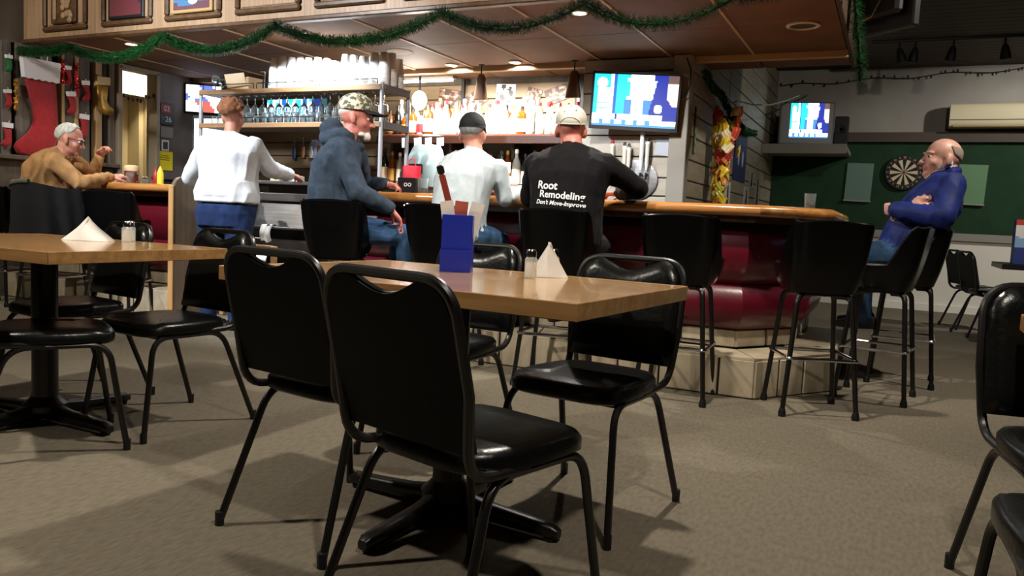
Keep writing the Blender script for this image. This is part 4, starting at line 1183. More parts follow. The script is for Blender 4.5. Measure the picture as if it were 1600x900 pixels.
MB().box((0, -.10, .012), (1.2, .06, .02), ch=.006).build('louvre', mat('beige louvre', '9a8a66', .5), ac)
# track lights
tr = thing('track_light_rail', 'dark ceiling track with hanging spot heads at upper right', 'track light', (0, 0, 0))
MB().box((.9, 9.95, CEIL - .012), (2.6, .035, .03), ch=.005).build('rail', M['dark'], tr)
for x, tilt in ((-.11, -14), (.05, 6), (.42, 8), (.90, -6), (1.5, 5)):
    h_ = MB().tube([(x, 9.95, CEIL - .02), (x, 9.95, CEIL - .10)], .012, n=8).build('stem', M['dark'], tr)
    Mx = Matrix.Rotation(R(tilt), 3, 'Y')
    MB().lathe([(.02, 0), (.035, -.03), (.05, -.10), (.055, -.16), (.045, -.165)], c=(x, 9.95, CEIL - .09), n=16, M=Mx).build('spot_head', M['dark'], h_)
# box on the far table
bx2 = thing('drinks_box', 'blue and white printed box on the far table at right', 'box', (1.03, 8.0, .76))
MB().box((0, 0, .19), (.2, .16, .38), ch=.004).build('carton', mat('navy card', '26377c', .5), bx2)
print_quad('print', bx2, .196, .376, lambda u, v: hexl('c8402a') if v > .88 else ((.85, .83, .82) if v > .55 + .15 * abs(u - .5) else (hexl('8ab0dc') if v > .36 else hexl('26377c'))), PRINT, 14, 24, (0, -.0815, .19))

# ================================================================ TABLE-TOP THINGS
TZ = .759
def shaker(label, x, y, rz=0):
    t = thing('salt_shaker', label, 'shaker', (x, y, TZ), rz, None)
    MB().loft([((0, 0, 0), (.019, 0, 0), (0, .019, 0)), ((0, 0, .06), (.019, 0, 0), (0, .019, 0)), ((0, 0, .068), (.014, 0, 0), (0, .014, 0))], n=16, e=3).build('jar', mat('shaker glass', 'dfe4e2', .1, alpha=.4), t)
    MB().lathe([(.0178, .003), (.0178, .05), (.001, .052)], n=14).build('contents', mat('salt', 'e8e4da', .8), t)
    MB().lathe([(.016, .066), (.017, .084), (.012, .092), (.001, .093)], n=14).build('metal_cap', M['chrome'], t)
def napkins(label, x, y, rz, w_, h_, n=3):
    t = thing('folded_napkins', label, 'napkins', (x, y, TZ), rz)
    for i in range(n):
        sp = .012 + .013 * i; hh = h_ * (1 - .05 * i)
        mb = MB()
        for s in (-1, 1):   # two leaning leaves of a folded triangle
            mb.grid(lambda u, v, s=s: ((u - .5) * w_ * (1 - v) + .004 * math.sin(u * 9), s * (sp * (1 - v)) + .003 * math.sin(u * 7 + v * 4), v * hh + .001), 10, 8)
        mb.build('napkin', M['paper'], t, smooth=0)
    return t
napkins('white napkins folded to a tent on the left table', -3.20, 2.34, R(22), .20, .105, 3)
shaker('glass shaker right of the napkin tent on the left table', -3.08, 2.44)
shaker('second glass shaker behind the napkin tent on the left table', -3.13, 2.50)
napkins('white napkins stuffed between the shakers on the centre table', -1.02, 2.41, R(35), .125, .115, 2)
shaker('glass salt shaker left of the napkins on the centre table', -1.045, 2.325)
shaker('glass pepper shaker behind the napkins on the centre table', -1.03, 2.475)
bl = thing('menu_box', 'tall blue menu box standing on the centre table', 'box', (-1.325, 2.33, TZ), R(22))
mb_ = mat('royal blue card', '1c2fa6', .35, coat=.2)
for x in (-.05, .05): MB().box((x, .02, .095), (.004, .065, .19), ch=.001).build('side_panel', mb_, bl)
MB().box((0, .052, .095), (.10, .004, .19), ch=.001).build('back_panel', mb_, bl)
MB().box((0, -.012, .132), (.10, .004, .118), ch=.001).build('front_panel', mb_, bl)
MB().box((0, -.032, .037), (.10, .004, .074), ch=.001).build('pocket', mb_, bl)
for x in (-.05, .05): MB().box((x, -.022, .037), (.004, .022, .074), ch=.001).build('pocket_side', mb_, bl)
MB().box((0, .01, .003), (.10, .085, .006)).build('base', mb_, bl)
for i, (x, a, c_, lab) in enumerate(((-.025, -9, 'e8e4dc', 'pale menu card leaning in the blue box'), (.0, 4, 'b85a48', 'red menu card leaning in the blue box'), (.035, 14, 'eceae6', 'white slip sticking out right of the blue box'))):
    o = MB().box((0, 0, .115), (.045, .003, .23), Matrix.Rotation(R(a), 3, 'Y')).build('menu_card', mat('card ' + c_, c_, .6), None, loc=Vector((-1.325, 2.33, TZ + .008)) + rotz(R(22)) @ Vector((x, .012 + .012 * i, 0)))
    o.rotation_euler = (0, 0, R(22)); tag(o, lab, 'menu card')
pe = thing('red_stick', 'long red-brown stick with black ends leaning out of the blue box', 'stick', Vector((-1.325, 2.33, TZ + .02)) + rotz(R(22)) @ Vector((.0, .035, 0)), R(22))
dv = Vector((-.30, 0, 1)).normalized()
q0 = Vector((.025, 0, .0))
MB().box(q0 + dv * .235, (.022, .012, .17), Matrix.Rotation(math.atan2(dv.x, dv.z), 3, 'Y'), ch=.004).build('barrel', mat('red brown plastic', '8a3a30', .4), pe)
MB().box(q0 + dv * .335, (.024, .014, .03), Matrix.Rotation(math.atan2(dv.x, dv.z), 3, 'Y'), ch=.004).build('end_cap', M['blackplastic'], pe)
MB().box(q0 + dv * .14, (.022, .012, .024), Matrix.Rotation(math.atan2(dv.x, dv.z), 3, 'Y'), ch=.004).build('end_cap', M['blackplastic'], pe)
MB().box(q0 + dv * .07, (.012, .008, .14), Matrix.Rotation(math.atan2(dv.x, dv.z), 3, 'Y'), ch=.002).build('shaft', M['paper'], pe)

# ================================================================ BAR-TOP THINGS
BZ = 1.075
mug = thing('beer_mug', 'amber mug with pale froth in front of the old man', 'mug', (-6.20, 4.96, BZ))
MB().lathe([(.05, 0), (.058, .01), (.06, .13), (.055, .135)], n=20).build('beer', mat('amber beer', '8a3a1c', .15, trans=.3), mug)
MB().lathe([(.062, .125), (.066, .15), (.058, .172), (.03, .178), (.001, .178)], n=20).build('froth', mat('pale froth', 'dcc09a', .8), mug)
MB().tube(bend([(.055, 0, .11), (.10, 0, .11), (.10, 0, .03), (.055, 0, .03)], .03, 4), .009).build('handle', M['glass'], mug)
pt = thing('food_plate', 'plate of food under the hands of the old man', 'plate', (-6.36, 4.88, BZ))
MB().lathe([(.07, 0), (.11, .018), (.105, .02), (.06, .008), (.001, .008)], n=24).build('dish', M['wains'], pt)
MB().ell((0, 0, .03), (.06, .05, .03)).build('sandwich', mat('toasted bread', '9a6a3c', .8, col2='c89a64', scale=30.), pt)
def glass(label, x, y, z, r=.035, h=.11, liq=None):
    t = thing('drinking_glass', label, 'glass', (x, y, z))
    MB().lathe([(r * .85, 0), (r, h), (r - .003, h), (r * .83, .01), (.001, .01)], n=18).build('glass_wall', M['glass'], t)
    if liq: MB().lathe([(r * .8, .011), (r * .84, h * liq[1]), (.001, h * liq[1])], n=18).build('drink', mat('drink ' + liq[0], liq[0], .1, trans=.4), t)
glass('clear glass beside the hand of the old man on the bar', -6.02, 4.80, BZ)
glass('half-full glass at the right corner of the bar', -.46, 5.0, BZ, .034, .10, ('c8a848', .35))
glass('clear glass right of the small black box on the bar', -3.0, 4.76, BZ, .042, .12, ('c8b868', .2))
def squeeze(label, x, y, c_, h=.16):
    t = thing('squeeze_bottle', label, 'bottle', (x, y, BZ))
    MB().lathe([(.026, 0), (.028, .01), (.028, h * .7), (.02, h * .8)], n=16).build('bottle_body', mat('squeeze ' + c_, c_, .35), t)
    MB().lathe([(.021, h * .8), (.018, h * .86), (.005, h * 1.02), (.003, h * 1.05)], n=14).build('nozzle', mat('squeeze ' + c_, c_, .35), t)
squeeze('red ketchup bottle on the left bar section', -5.96, 5.02, 'a02028')
squeeze('yellow mustard bottle before the yellow sheet', -5.86, 4.98, 'e8d83a', .17)
for i, (x, lab) in enumerate(((-6.03, 'small shaker left of the ketchup bottle'), (-5.99, 'small shaker next to the ketchup bottle'))):
    t = thing('salt_shaker', lab, 'shaker', (x, 4.95, BZ))
    MB().lathe([(.017, 0), (.018, .05), (.014, .06)], n=14).build('jar', M['glass'], t)
    MB().lathe([(.016, .058), (.016, .075), (.001, .08)], n=14).build('metal_cap', M['chrome'], t)
kb = thing('black_box', 'small black box with pale round letters by the hand of the man in the hoodie', 'box', (-3.13, 4.78, BZ), R(8))
MB().box((0, 0, .06), (.14, .09, .12), ch=.004).build('carton', mat('dark plum card', '17131c', .4), kb)
text('lettering', 'oo', .055, M['paper'], kb, (.01, -.0455, .075), (R(90), 0, 0), .0006)
rb = thing('red_bag', 'bright red paper bag behind the black box on the bar', 'bag', (-3.24, 4.98, BZ), R(8))
MB().loft([((0, 0, 0), (.06, 0, 0), (0, .035, 0)), ((0, 0, .12), (.062, 0, 0), (0, .036, 0)), ((0, 0, .22), (.066, 0, 0), (0, .028, 0))], n=20, e=6).build('paper_bag', mat('red paper', 'd01832', .5), rb)
MB().tube(bend([(-.03, 0, .215), (-.02, 0, .27), (.02, 0, .27), (.03, 0, .215)], .02, 4), .004).build('handle', mat('red paper', 'd01832', .5), rb)
# clutter on the steel station
for i, (x, y, z, sx, sy, sz, c_, lab) in enumerate(((-4.98, 5.48, 1.171, .10, .07, .03, 'e8d8a8', 'small cream packet on the steel station'), (-4.78, 5.50, 1.171, .12, .08, .05, 'f2f2ee', 'white carton on the steel station'), (-4.88, 5.58, 1.171, .07, .06, .07, 'd02a48', 'pink red carton on the steel station'), (-5.06, 5.55, 1.171, .08, .06, .05, 'd8d8d4', 'pale carton at the left end of the steel station'))):
    t = thing('small_carton', lab, 'carton', (x, y, z), R(10 * i))
    MB().box((0, 0, sz / 2), (sx, sy, sz), ch=.004).build('carton', mat('carton ' + c_, c_, .6), t)
    MB().box((0, 0, sz + .002), (sx * .8, sy * .7, .005), ch=.001).build('flap', mat('carton ' + c_, c_, .6), t)
def rag(label, x, y, z):
    t = thing('white_rag', label, 'rag', (x, y, z))
    mb = MB()
    mb.grid(lambda u, v: ((u - .5) * .13, -.012 - .025 * math.sin(v * math.pi) - .01 * math.sin(u * 14), (v - 1) * .14 + .01 * math.sin(u * 9)), 12, 8)
    mb.grid(lambda u, v: ((u - .5) * .13, .0 + .03 * v, .004 + .006 * math.sin(u * 14)), 12, 3)
    mb.build('cloth', M['paper'], t, smooth=60)
rag('white rag hanging on the steel shelf right of the woman, upper one', -4.86, 5.25, .782)
rag('white rag hanging lower on the steel station right of the woman', -4.88, 5.23, .545)
# hanging bar tools behind the woman
for i, (x, c_, h_, lab) in enumerate(((-6.33, '1c2a4a', .22, 'dark blue bar tool hanging under the rack'), (-6.20, '8a5a34', .2, 'brown handled tool hanging under the rack'), (-6.08, 'e8e4da', .2, 'white bar tool hanging under the rack'), (-5.97, '7a4a34', .18, 'second brown tool hanging under the rack'))):
    t = thing('bar_tool', lab, 'tool', (x, 7.24, 1.72))
    MB().tube([(0, 0, .02), (0, 0, -h_ * .4)], .008, n=8).build('shaft', M['chrome'], t)
    MB().loft([((0, 0, -h_ * .35), (.02, 0, 0), (0, .014, 0)), ((0, 0, -h_ * .7), (.032, 0, 0), (0, .018, 0)), ((0, 0, -h_), (.024, 0, 0), (0, .014, 0))], n=14).build('grip', mat('tool ' + c_, c_, .4), t)
    MB().tube([(0, 0, .02), (0, .045, .02)], .006, n=8).build('hook', M['chrome'], t)
ck = thing('wall_clock', 'round pale blue clock on the back wall left of the hoodie man', 'clock', (-6.02, 7.262, 1.62))
MB().lathe([(.11, 0), (.11, .02), (.095, .03)], n=32, M=Matrix.Rotation(R(90), 3, 'X')).build('case', mat('pale blue rim', '9aa6c8', .4), ck)
MB().lathe([(.095, .0), (.095, .022), (.001, .022)], n=32, M=Matrix.Rotation(R(90), 3, 'X')).build('face', mat('pale blue face', 'b8c2dc', .5), ck)
MB().box((.0, -.026, .02), (.006, .003, .08)).box((.025, -.026, 0), (.06, .003, .006)).build('hands', M['dark'], ck)
# dark coat over the old man's stool
ct = thing('draped_coat', 'dark coat draped over the stool back under the old man', 'coat', (-6.23, 4.24, 0), R(12))
def coat(off):
    def fn(u, v):
        t = R(-190) + R(200) * u
        z = 1.03 - (1 - v) * .42 - .02 * math.sin(u * 9)
        k = (1.10 + .10 * (1 - v)) * (1 + .07 * math.sin(u * 31 + v * 2 + 2 * math.sin(u * 7)) * (1 - .6 * v)) - off
        return (.235 * math.cos(t) * k, .245 * math.sin(t) * k - .03, z)
    return fn
mb = MB(); nu, nv = 60, 14
a = [coat(0)(i / nu, j / nv) for j in range(nv + 1) for i in range(nu + 1)]; b = [coat(.07)(i / nu, j / nv) for j in range(nv + 1) for i in range(nu + 1)]
m1 = nu + 1; S = len(a); fs = []
for j in range(nv):
    for i in range(nu):
        k = j * m1 + i; fs += [(k, k + 1, k + m1 + 1, k + m1), (S + k + 1, S + k, S + k + m1, S + k + m1 + 1)]
for i in range(nu):
    k = nv * m1 + i; fs.append((k, k + 1, S + k + 1, S + k)); k = i; fs.append((k + 1, k, S + k, S + k + 1))
mb.add(a + b, fs); mb.build('cloth', mat('charcoal cloth', '0f1011', .9, col2='0a0a0b', scale=12.), ct, smooth=60)
MB().tube([Vector(a[nv * m1 + i]) * .985 + Vector((0, 0, .018)) for i in range(10, 34)], .02, n=8).build('collar', mat('grey lining', '5c6058', .9), ct)

# ================================================================ PEOPLE
VOX = .0068
def V3(p): return Vector(p)
def facing(deg):
    a = R(deg); return Vector((-math.sin(a), math.cos(a), 0)), Vector((math.cos(a), math.sin(a), 0))
class Body:
    def __init__(s): s.mb = MB(); s.reg = []
    def _mark(s, r): s.reg += [r] * (len(s.mb.v) - len(s.reg))
    def chain(s, reg, pts, n=16):
        """tapered limb through (point, radius) stations, rounded ends"""
        P = [(V3(p), r) for p, r in pts]; q = []
        for (a, ra), (b, rb) in zip(P, P[1:]):
            k = max(2, int((b - a).length / .022))
            q += [(a.lerp(b, i / k), ra + (rb - ra) * i / k) for i in range(k)]
        q.append(P[-1])
        s.mb.tube([p for p, r in q], [r for p, r in q], n=n)
        for p, r in P: s.mb.ell(p, (r, r, r), nu=14, nv=8)
        s._mark(reg)
    def ell(s, reg, c, r, Mx=None): s.mb.ell(c, r, Mx, nu=20, nv=14); s._mark(reg)
    def loft(s, reg, secs, n=26, e=2.4):
        out = []
        for (c0, a0, b0), (c1, a1, b1) in zip(secs, secs[1:]):
            for i in range(4):
                t = i / 4; out.append((V3(c0).lerp(V3(c1), t), V3(a0).lerp(V3(a1), t), V3(b0).lerp(V3(b1), t)))
        out.append(secs[-1]); s.mb.loft(out, n=n, e=e); s._mark(reg)
    def hand(s, wrist, d, nrm, side, curl=35, spread=1.0, k=1.0, reg='skin'):
        """wrist, finger direction, direction the palm faces, side of the thumb (+1 along d x nrm)"""
        w, d, nrm = V3(wrist), V3(d).normalized(), V3(nrm)
        nrm = (nrm - d * nrm.dot(d)).normalized(); lat = d.cross(nrm) * side
        s.loft(reg, [(w, lat * .026 * k, nrm * .018 * k), (w + d * .03 * k, lat * .034 * k, nrm * .017 * k), (w + d * .075 * k, lat * .042 * k, nrm * .0145 * k), (w + d * .092 * k, lat * .040 * k, nrm * .012 * k)], n=18, e=3)
        for i, L in enumerate((.070, .080, .075, .058)):
            o = w + d * (.086 - .004 * abs(i - 1)) * k + lat * (.030 - .0203 * i) * k * spread
            c = R(curl * (1 + .12 * i)); pts = [(o, .0092 * k)]; a = c * .5; p = o
            for seg, f in enumerate((.45, .32, .25)):
                p = p + (d * math.cos(a) + nrm * math.sin(a)) * L * f * k; pts.append((p, (.0086, .0078, .007)[seg] * k)); a += c
            s.chain(reg, pts, n=10)
        o = w + d * .022 * k + lat * .030 * k
        p1 = o + (d * .60 + lat * .62 + nrm * .30).normalized() * .036 * k
        p2 = p1 + (d * .85 + lat * .25 + nrm * .42).normalized() * .032 * k
        p3 = p2 + (d * .9 - lat * .05 + nrm * .45).normalized() * .024 * k
        s.chain(reg, [(o, .013 * k), (p1, .0115 * k), (p2, .0098 * k), (p3, .008 * k)], n=10)
    def head(s, c, yaw, pitch=0, roll=0, k=1.0, wide=1.0):
        Mh = Matrix.Rotation(R(yaw), 3, 'Z') @ Matrix.Rotation(R(-pitch), 3, 'X') @ Matrix.Rotation(R(roll), 3, 'Y') @ Matrix.Scale(k, 3)
        c = V3(c); T = lambda p: c + Mh @ V3(p)
        def el(reg, p, r, Ml=None): s.ell(reg, T(p), r, Mh @ Ml if Ml is not None else Mh)
        el('skin', (0, -.012, .028), (.074 * wide, .094, .088))
        el('skin', (0, .026, -.028), (.062 * wide, .064, .084))
        el('skin', (0, .022, -.072), (.054 * wide, .056, .042))
        el('skin', (0, .066, -.094), (.024, .020, .020))
        el('skin', (0, .074, .022), (.050, .017, .012))
        for sx in (-1, 1):
            el('skin', (sx * .036, .054, -.030), (.026, .028, .026))
            el('skin', (sx * .079 * wide, -.006, -.012), (.010, .020, .033), Matrix.Rotation(R(12), 3, 'X') @ Matrix.Rotation(R(-sx * 16), 3, 'Z'))
            el('skin', (sx * .074 * wide, .004, -.036), (.009, .010, .012))
            el('skin', (sx * .013, .096, -.036), (.009, .011, .008))
        s.chain('skin', [(T((0, .084, .008)), .009 * k), (T((0, .100, -.020)), .0105 * k), (T((0, .107, -.033)), .0125 * k)], n=10)
        el('lip', (0, .081, -.060), (.021, .009, .005)); el('lip', (0, .080, -.069), (.018, .009, .006))
        s.Mh, s.hc, s.hT = Mh, c, T
        return T
    def torso(s, reg, pel, neck, deg, girth=1.0, depth=1.0, hunch=.04, sh=1.0, hem=.12, preg='pants'):
        F, Rv = facing(deg); pel, neck = V3(pel), V3(neck)
        tan0 = (neck - pel)
        def sp(t):
            return pel.lerp(neck, t) - F * hunch * math.sin(math.pi * min(1, max(0, t))) * 1.0
        secs = []
        for t, w_, d_, r in ((-.10, .150, .115, 0), (-.03, .178, .135, 0), (.10, .182, .140, 0), (.25, .176, .138, 0), (.45, .180, .134, 0), (.62, .196, .132, 0), (.76, .205 * sh, .122, 0), (.86, .198 * sh, .105, 0), (.93, .150 * sh, .085, 0), (1.0, .072, .064, 0)):
            tn = (sp(min(1, t + .05)) - sp(t - .05)).normalized()
            dv = tn.cross(Rv).normalized() * -1
            if dv.dot(F) < 0: dv = -dv
            g = girth if t < .85 else (1 + (girth - 1) * .5)
            secs.append((sp(t) + (F * .02 * depth * math.sin(math.pi * min(1, max(0, t / .6))) if t < .6 else Vector()), Rv * w_ * g, dv * d_ * g * (depth if t < .7 else 1)))
        s.loft(reg, secs)
        s.F, s.Rv, s.pel, s.neck = F, Rv, pel, neck
    def leg(s, hip, knee, ankle, toe, reg='pants', r=(.088, .062, .048), shoe='shoe'):
        hip, knee, ankle = V3(hip), V3(knee), V3(ankle)
        s.chain(reg, [(hip, r[0]), (hip.lerp(knee, .5), r[0] * .92), (knee, r[1]), (knee.lerp(ankle, .35), r[1] * .95), (ankle, r[2])])
        d = V3(toe).normalized(); f = ankle + Vector((0, 0, -.05))
        lat = d.cross(Vector((0, 0, 1)))
        s.loft(shoe, [(f - d * .07 + Vector((0, 0, .012)), lat * .030, Vector((0, 0, .038))), (f + d * .0 + Vector((0, 0, .012)), lat * .038, Vector((0, 0, .042))), (f + d * .10, lat * .046, Vector((0, 0, .030))), (f + d * .165 - Vector((0, 0, .006)), lat * .036, Vector((0, 0, .022)))], n=16, e=3)
    def arm(s, sh, el, wr, reg='top', fore=None, r=(.066, .050, .036)):
        sh, el, wr = V3(sh), V3(el), V3(wr)
        s.chain(reg, [(sh, r[0]), (sh.lerp(el, .5), r[0] * .86), (el, r[1])])
        s.chain(fore or reg, [(el, r[1]), (el.lerp(wr, .35), r[1] * .95), (wr, r[2])])
    def finish(s, label, mats, folds=.006, fscale=14., smooth=5):
        me = bpy.data.meshes.new('src'); me.from_pydata([tuple(v) for v in s.mb.v], [], s.mb.f)
        bm = bmesh.new(); bm.from_mesh(me); bmesh.ops.recalc_face_normals(bm, faces=bm.faces); bm.to_mesh(me); bm.free()
        o = bpy.data.objects.new('person_src', me); COL.objects.link(o)
        m = o.modifiers.new('r', 'REMESH'); m.mode = 'VOXEL'; m.voxel_size = VOX; m.adaptivity = 0
        m = o.modifiers.new('s', 'SMOOTH'); m.iterations = smooth; m.factor = .5
        dg = bpy.context.evaluated_depsgraph_get(); dg.update()
        nm = bpy.data.meshes.new_from_object(o.evaluated_get(dg))
        bpy.data.objects.remove(o); bpy.data.meshes.remove(me)
        kd = KDTree(len(s.mb.v))
        for i, v in enumerate(s.mb.v): kd.insert(Vector(v), i)
        kd.balance()
        names = list(mats.keys()); nm.materials.clear()
        for k in names: nm.materials.append(mats[k])
        vr = []
        for v in nm.vertices: vr.append(s.reg[kd.find(v.co)[1]])
        nb = [[] for _ in vr]
        for e_ in nm.edges:
            i_, j_ = e_.vertices; nb[i_].append(j_); nb[j_].append(i_)
        for _ in range(5):          # tidy the hems: majority of the neighbours
            nv_ = vr[:]
            for i_, l_ in enumerate(nb):
                r_ = vr[i_]; d_ = [vr[j_] for j_ in l_ if vr[j_] != r_]
                if len(d_) * 2 > len(l_): nv_[i_] = max(set(d_), key=d_.count)
            vr = nv_
        idx = []
        for p in nm.polygons:
            rs = [vr[i] for i in p.vertices]; r = max(set(rs), key=rs.count)
            idx.append(names.index(r) if r in names else 0)
        nm.polygons.foreach_set('material_index', idx)
        nrm = [v.normal.copy() for v in nm.vertices]
        for v, r, n_ in zip(nm.vertices, vr, nrm):
            if r in ('top', 'pants', 'hood', 'cuff'):
                q = Vector((v.co.x * fscale, v.co.y * fscale, v.co.z * fscale * .55))
                a = 1 - abs(noise.noise(q)) * 2.2      # ridged folds
                v.co += n_ * folds * (a - .45) * (.8 if r == 'pants' else 1.0)
        nm.polygons.foreach_set('use_smooth', [True] * len(nm.polygons)); nm.update(); nm.name = 'person'
        b = bpy.data.objects.new('person', nm); COL.objects.link(b); tag(b, label, 'person')
        s.obj = b
        return b
    # ---- pieces on the head
    def eyes(s, brow='5a4a40'):
        for sx in (-1, 1):
            p = s.hT((sx * .030, .0745, .002))
            e = MB().ell(p, (.0115, .0115, .0115), nu=12, nv=8).build('eye', mat('eye white', 'd8d2ca', .2), s.obj)
            MB().ell(s.hT((sx * .030, .0835, .001)), (.0055, .004, .0055), s.Mh, nu=10, nv=6).build('iris', mat('iris', '2a2420', .2), e)
            MB().tube([s.hT((sx * x, y, z)) for x, y, z in ((.014, .090, .019), (.030, .088, .024), (.046, .076, .020))], .0042, n=6).build('eyebrow', mat('brow ' + brow, brow, .9), s.obj)
    def hair(s, m, emin, off=.012, rough=.004, freq=40., name='hair', nu=56, nv=18, back=.0, emax=90, amin=0):
        """emin(azimuth from the face, deg) gives the hairline elevation"""
        def fn(u, v):
            a = 360 * u - 180 if not amin else amin + (360 - 2 * amin) * u
            e0 = emin(a if a < 180 else 360 - a, a) if amin else emin(abs(a), a); e = e0 + (emax - e0) * v
            ea, aa = R(e), R(a)
            d = Vector((math.sin(aa) * math.cos(ea), math.cos(aa) * math.cos(ea), math.sin(ea)))
            k = min(1, v * 5, 9 if emax > 89 else (1 - v) * 5); k = k * (2 - k)
            o_ = off * k - .003 * (1 - k)
            n_ = rough * noise.noise(Vector((d.x * freq * .1, d.y * freq * .1, d.z * freq * .1)) * 1.0 + Vector((3.1, 0, 0))) * k
            n_ += rough * .6 * noise.noise(d * freq * .35) * k
            bz = back * max(0, -math.cos(aa)) * math.cos(ea) * k
            return s.hT((d.x * (.074 * s.wide + o_ + n_), -.012 + d.y * (.094 + o_ + n_ + bz), .028 + d.z * (.088 + o_ + n_)))
        return MB().grid(fn, nu, nv, wrap=not amin).build(name, m, s.obj, smooth=80)
    wide = 1.0
    def cap(s, m, mb_, tilt=0., brim=True, h=.020, emin_front=20, emin_back=-6, button=None, brim_len=.075):
        def em(a): return emin_back + (emin_front - emin_back) * (.5 + .5 * math.cos(R(a)))
        def fn(u, v):
            a = 360 * u - 180; e0 = em(a); e = e0 + (90 - e0) * v; ea, aa = R(e), R(a)
            d = Vector((math.sin(aa) * math.cos(ea), math.cos(aa) * math.cos(ea), math.sin(ea)))
            f = math.cos(aa)
            o_ = .0115 + h * math.sin(R(90) * v) ** .8 * (1 + .25 * max(0, f) * (1 - v))
            o_ += .0018 * noise.noise(d * 9)
            return s.hT((d.x * (.074 * s.wide + o_ * .8), -.012 + d.y * (.094 + o_), .028 + d.z * (.088 + o_ * .75)))
        c = MB().grid(fn, 60, 16, wrap=True).build('cap', m, s.obj, smooth=70)
        def band(u, v):
            a = 360 * u - 180; e0 = em(a) - 1 + 12 * v; ea, aa = R(e0), R(a); o_ = .0125
            return s.hT((math.sin(aa) * math.cos(ea) * (.0745 * s.wide + o_), -.012 + math.cos(aa) * math.cos(ea) * (.0945 + o_), .028 + math.sin(ea) * (.088 + o_)))
        MB().grid(band, 60, 2, wrap=True).build('band', m, c, smooth=70)
        if brim:
            def br(u, v):
                a = -58 + 116 * u; aa = R(a); ea = R(em(a)); o_ = .013
                base = Vector((math.sin(aa) * math.cos(ea) * (.074 * s.wide + o_), -.012 + math.cos(aa) * math.cos(ea) * (.094 + o_), .028 + math.sin(ea) * (.088 + o_) + .002))
                ext = v * brim_len * math.cos(R(a * 1.35)) ** .6 if abs(a * 1.35) < 90 else 0
                return base + Vector((0, ext, -.10 * ext - 2.2 * (base.x ** 2) * v))
            P = [br(i / 24, j / 6) for j in range(7) for i in range(25)]
            mbx = MB(); vs = [s.hT(p) for p in P] + [s.hT(p + Vector((0, 0, -.004))) for p in P]; fs = []
            for j in range(6):
                for i in range(24):
                    k = j * 25 + i; fs += [(k, k + 1, k + 26, k + 25), (175 + k + 1, 175 + k, 175 + k + 25, 175 + k + 26)]
            for i in range(24): fs.append((150 + i, 151 + i, 326 + i, 325 + i))
            mbx.add(vs, fs).build('brim', mb_, c, smooth=60)
        MB().ell(s.hT((0, -.012, .028 + .088 + .0115 + h * .75)), (.008, .008, .004), nu=10, nv=6).build('button', button or m, c)
        return c

SKIN = mat('skin', 'c98d77', .5, col2='b97a66', scale=30., sheen=.1); SKIN2 = mat('reddened skin', 'c7806f', .5, col2='b86a5e', scale=25.)
SKINP = mat('pale skin', 'cf9f8f', .45, col2='bf8e80', scale=25.)
LIP = mat('lips', 'ad7064', .5); SHOE = mat('dark shoe', '16120f', .5)
def cloth(name, c, c2, rough=.9): return mat(name, c, rough, spec=.2, col2=c2, scale=18., detail=5, bump=.25, bscale=260, sheen=.02)
JEAN = cloth('blue denim', '3a587c', '2c4562'); DARKP = cloth('dark trousers', '17171b', '101013')

# ---- man in the lettered black shirt
b = Body(); b.torso('top', (-1.72, 4.27, .83), (-1.735, 4.42, 1.375), 0, 1.2, 1.05, .05, 1.1)
b.chain('skin', [((-1.75, 4.42, 1.35), .066), ((-1.78, 4.44, 1.45), .062)])
b.head((-1.785, 4.455, 1.485), 18, 6, 0, 1.04, 1.06); b.wide = 1.06
b.arm((-1.525, 4.36, 1.265), (-1.375, 4.56, 1.155), (-1.56, 4.79, 1.135), r=(.080, .062, .045)); b.hand((-1.57, 4.80, 1.13), (-1, .35, 0), (0, 0, -1), -1, 30)
b.arm((-1.955, 4.36, 1.265), (-2.03, 4.45, 1.08), (-1.93, 4.76, 1.135), r=(.080, .062, .045)); b.hand((-1.92, 4.775, 1.13), (.7, .7, 0), (0, 0, -1), 1, 30)
b.leg((-1.61, 4.32, .82), (-1.60, 4.64, .80), (-1.60, 4.50, .40), (0, 1, 0)); b.leg((-1.83, 4.32, .82), (-1.84, 4.64, .80), (-1.84, 4.50, .40), (0, 1, 0))
man = b.finish('man in a black shirt lettered on the back and pale cap, back to us', {'top': cloth('black jersey', '100e11', '0b0a0c'), 'skin': SKIN2, 'lip': LIP, 'pants': DARKP, 'shoe': SHOE}, .005)
b.hair(mat('grey cropped hair', '8d8a86', .9), lambda a, s_: 48 if a < 60 else (48 - (a - 60) * 1.1 if a < 100 else 4 - (a - 100) * .38), .004, .002)
cp_ = b.cap(mat('stone cotton cap', 'c9c4b8', .85, col2='b9b4a8', scale=20.), mat('stone cotton cap', 'c9c4b8', .85), emin_back=-10, emin_front=16, h=.024)
arch = [b.hT((.074 * 1.06 * 1.25 * math.sin(R(a)) * .62, -.012 - .1135 * math.cos(R(a) * .62), .0 + .048 * math.cos(R(a) * .9))) for a in range(-90, 91, 12)]
MB().tube(arch, .0035, n=6).build('strap_arch', mat('pale seam', 'e6e2d8', .8), cp_)
for dx, dz in ((-.035, .075), (.03, .085), (.0, .108)): MB().ell(b.hT((dx, -.012 - .098, .005 + dz)), (.004, .004, .004), nu=8, nv=6).build('eyelet', mat('eyelet', '4a4844', .6), cp_)
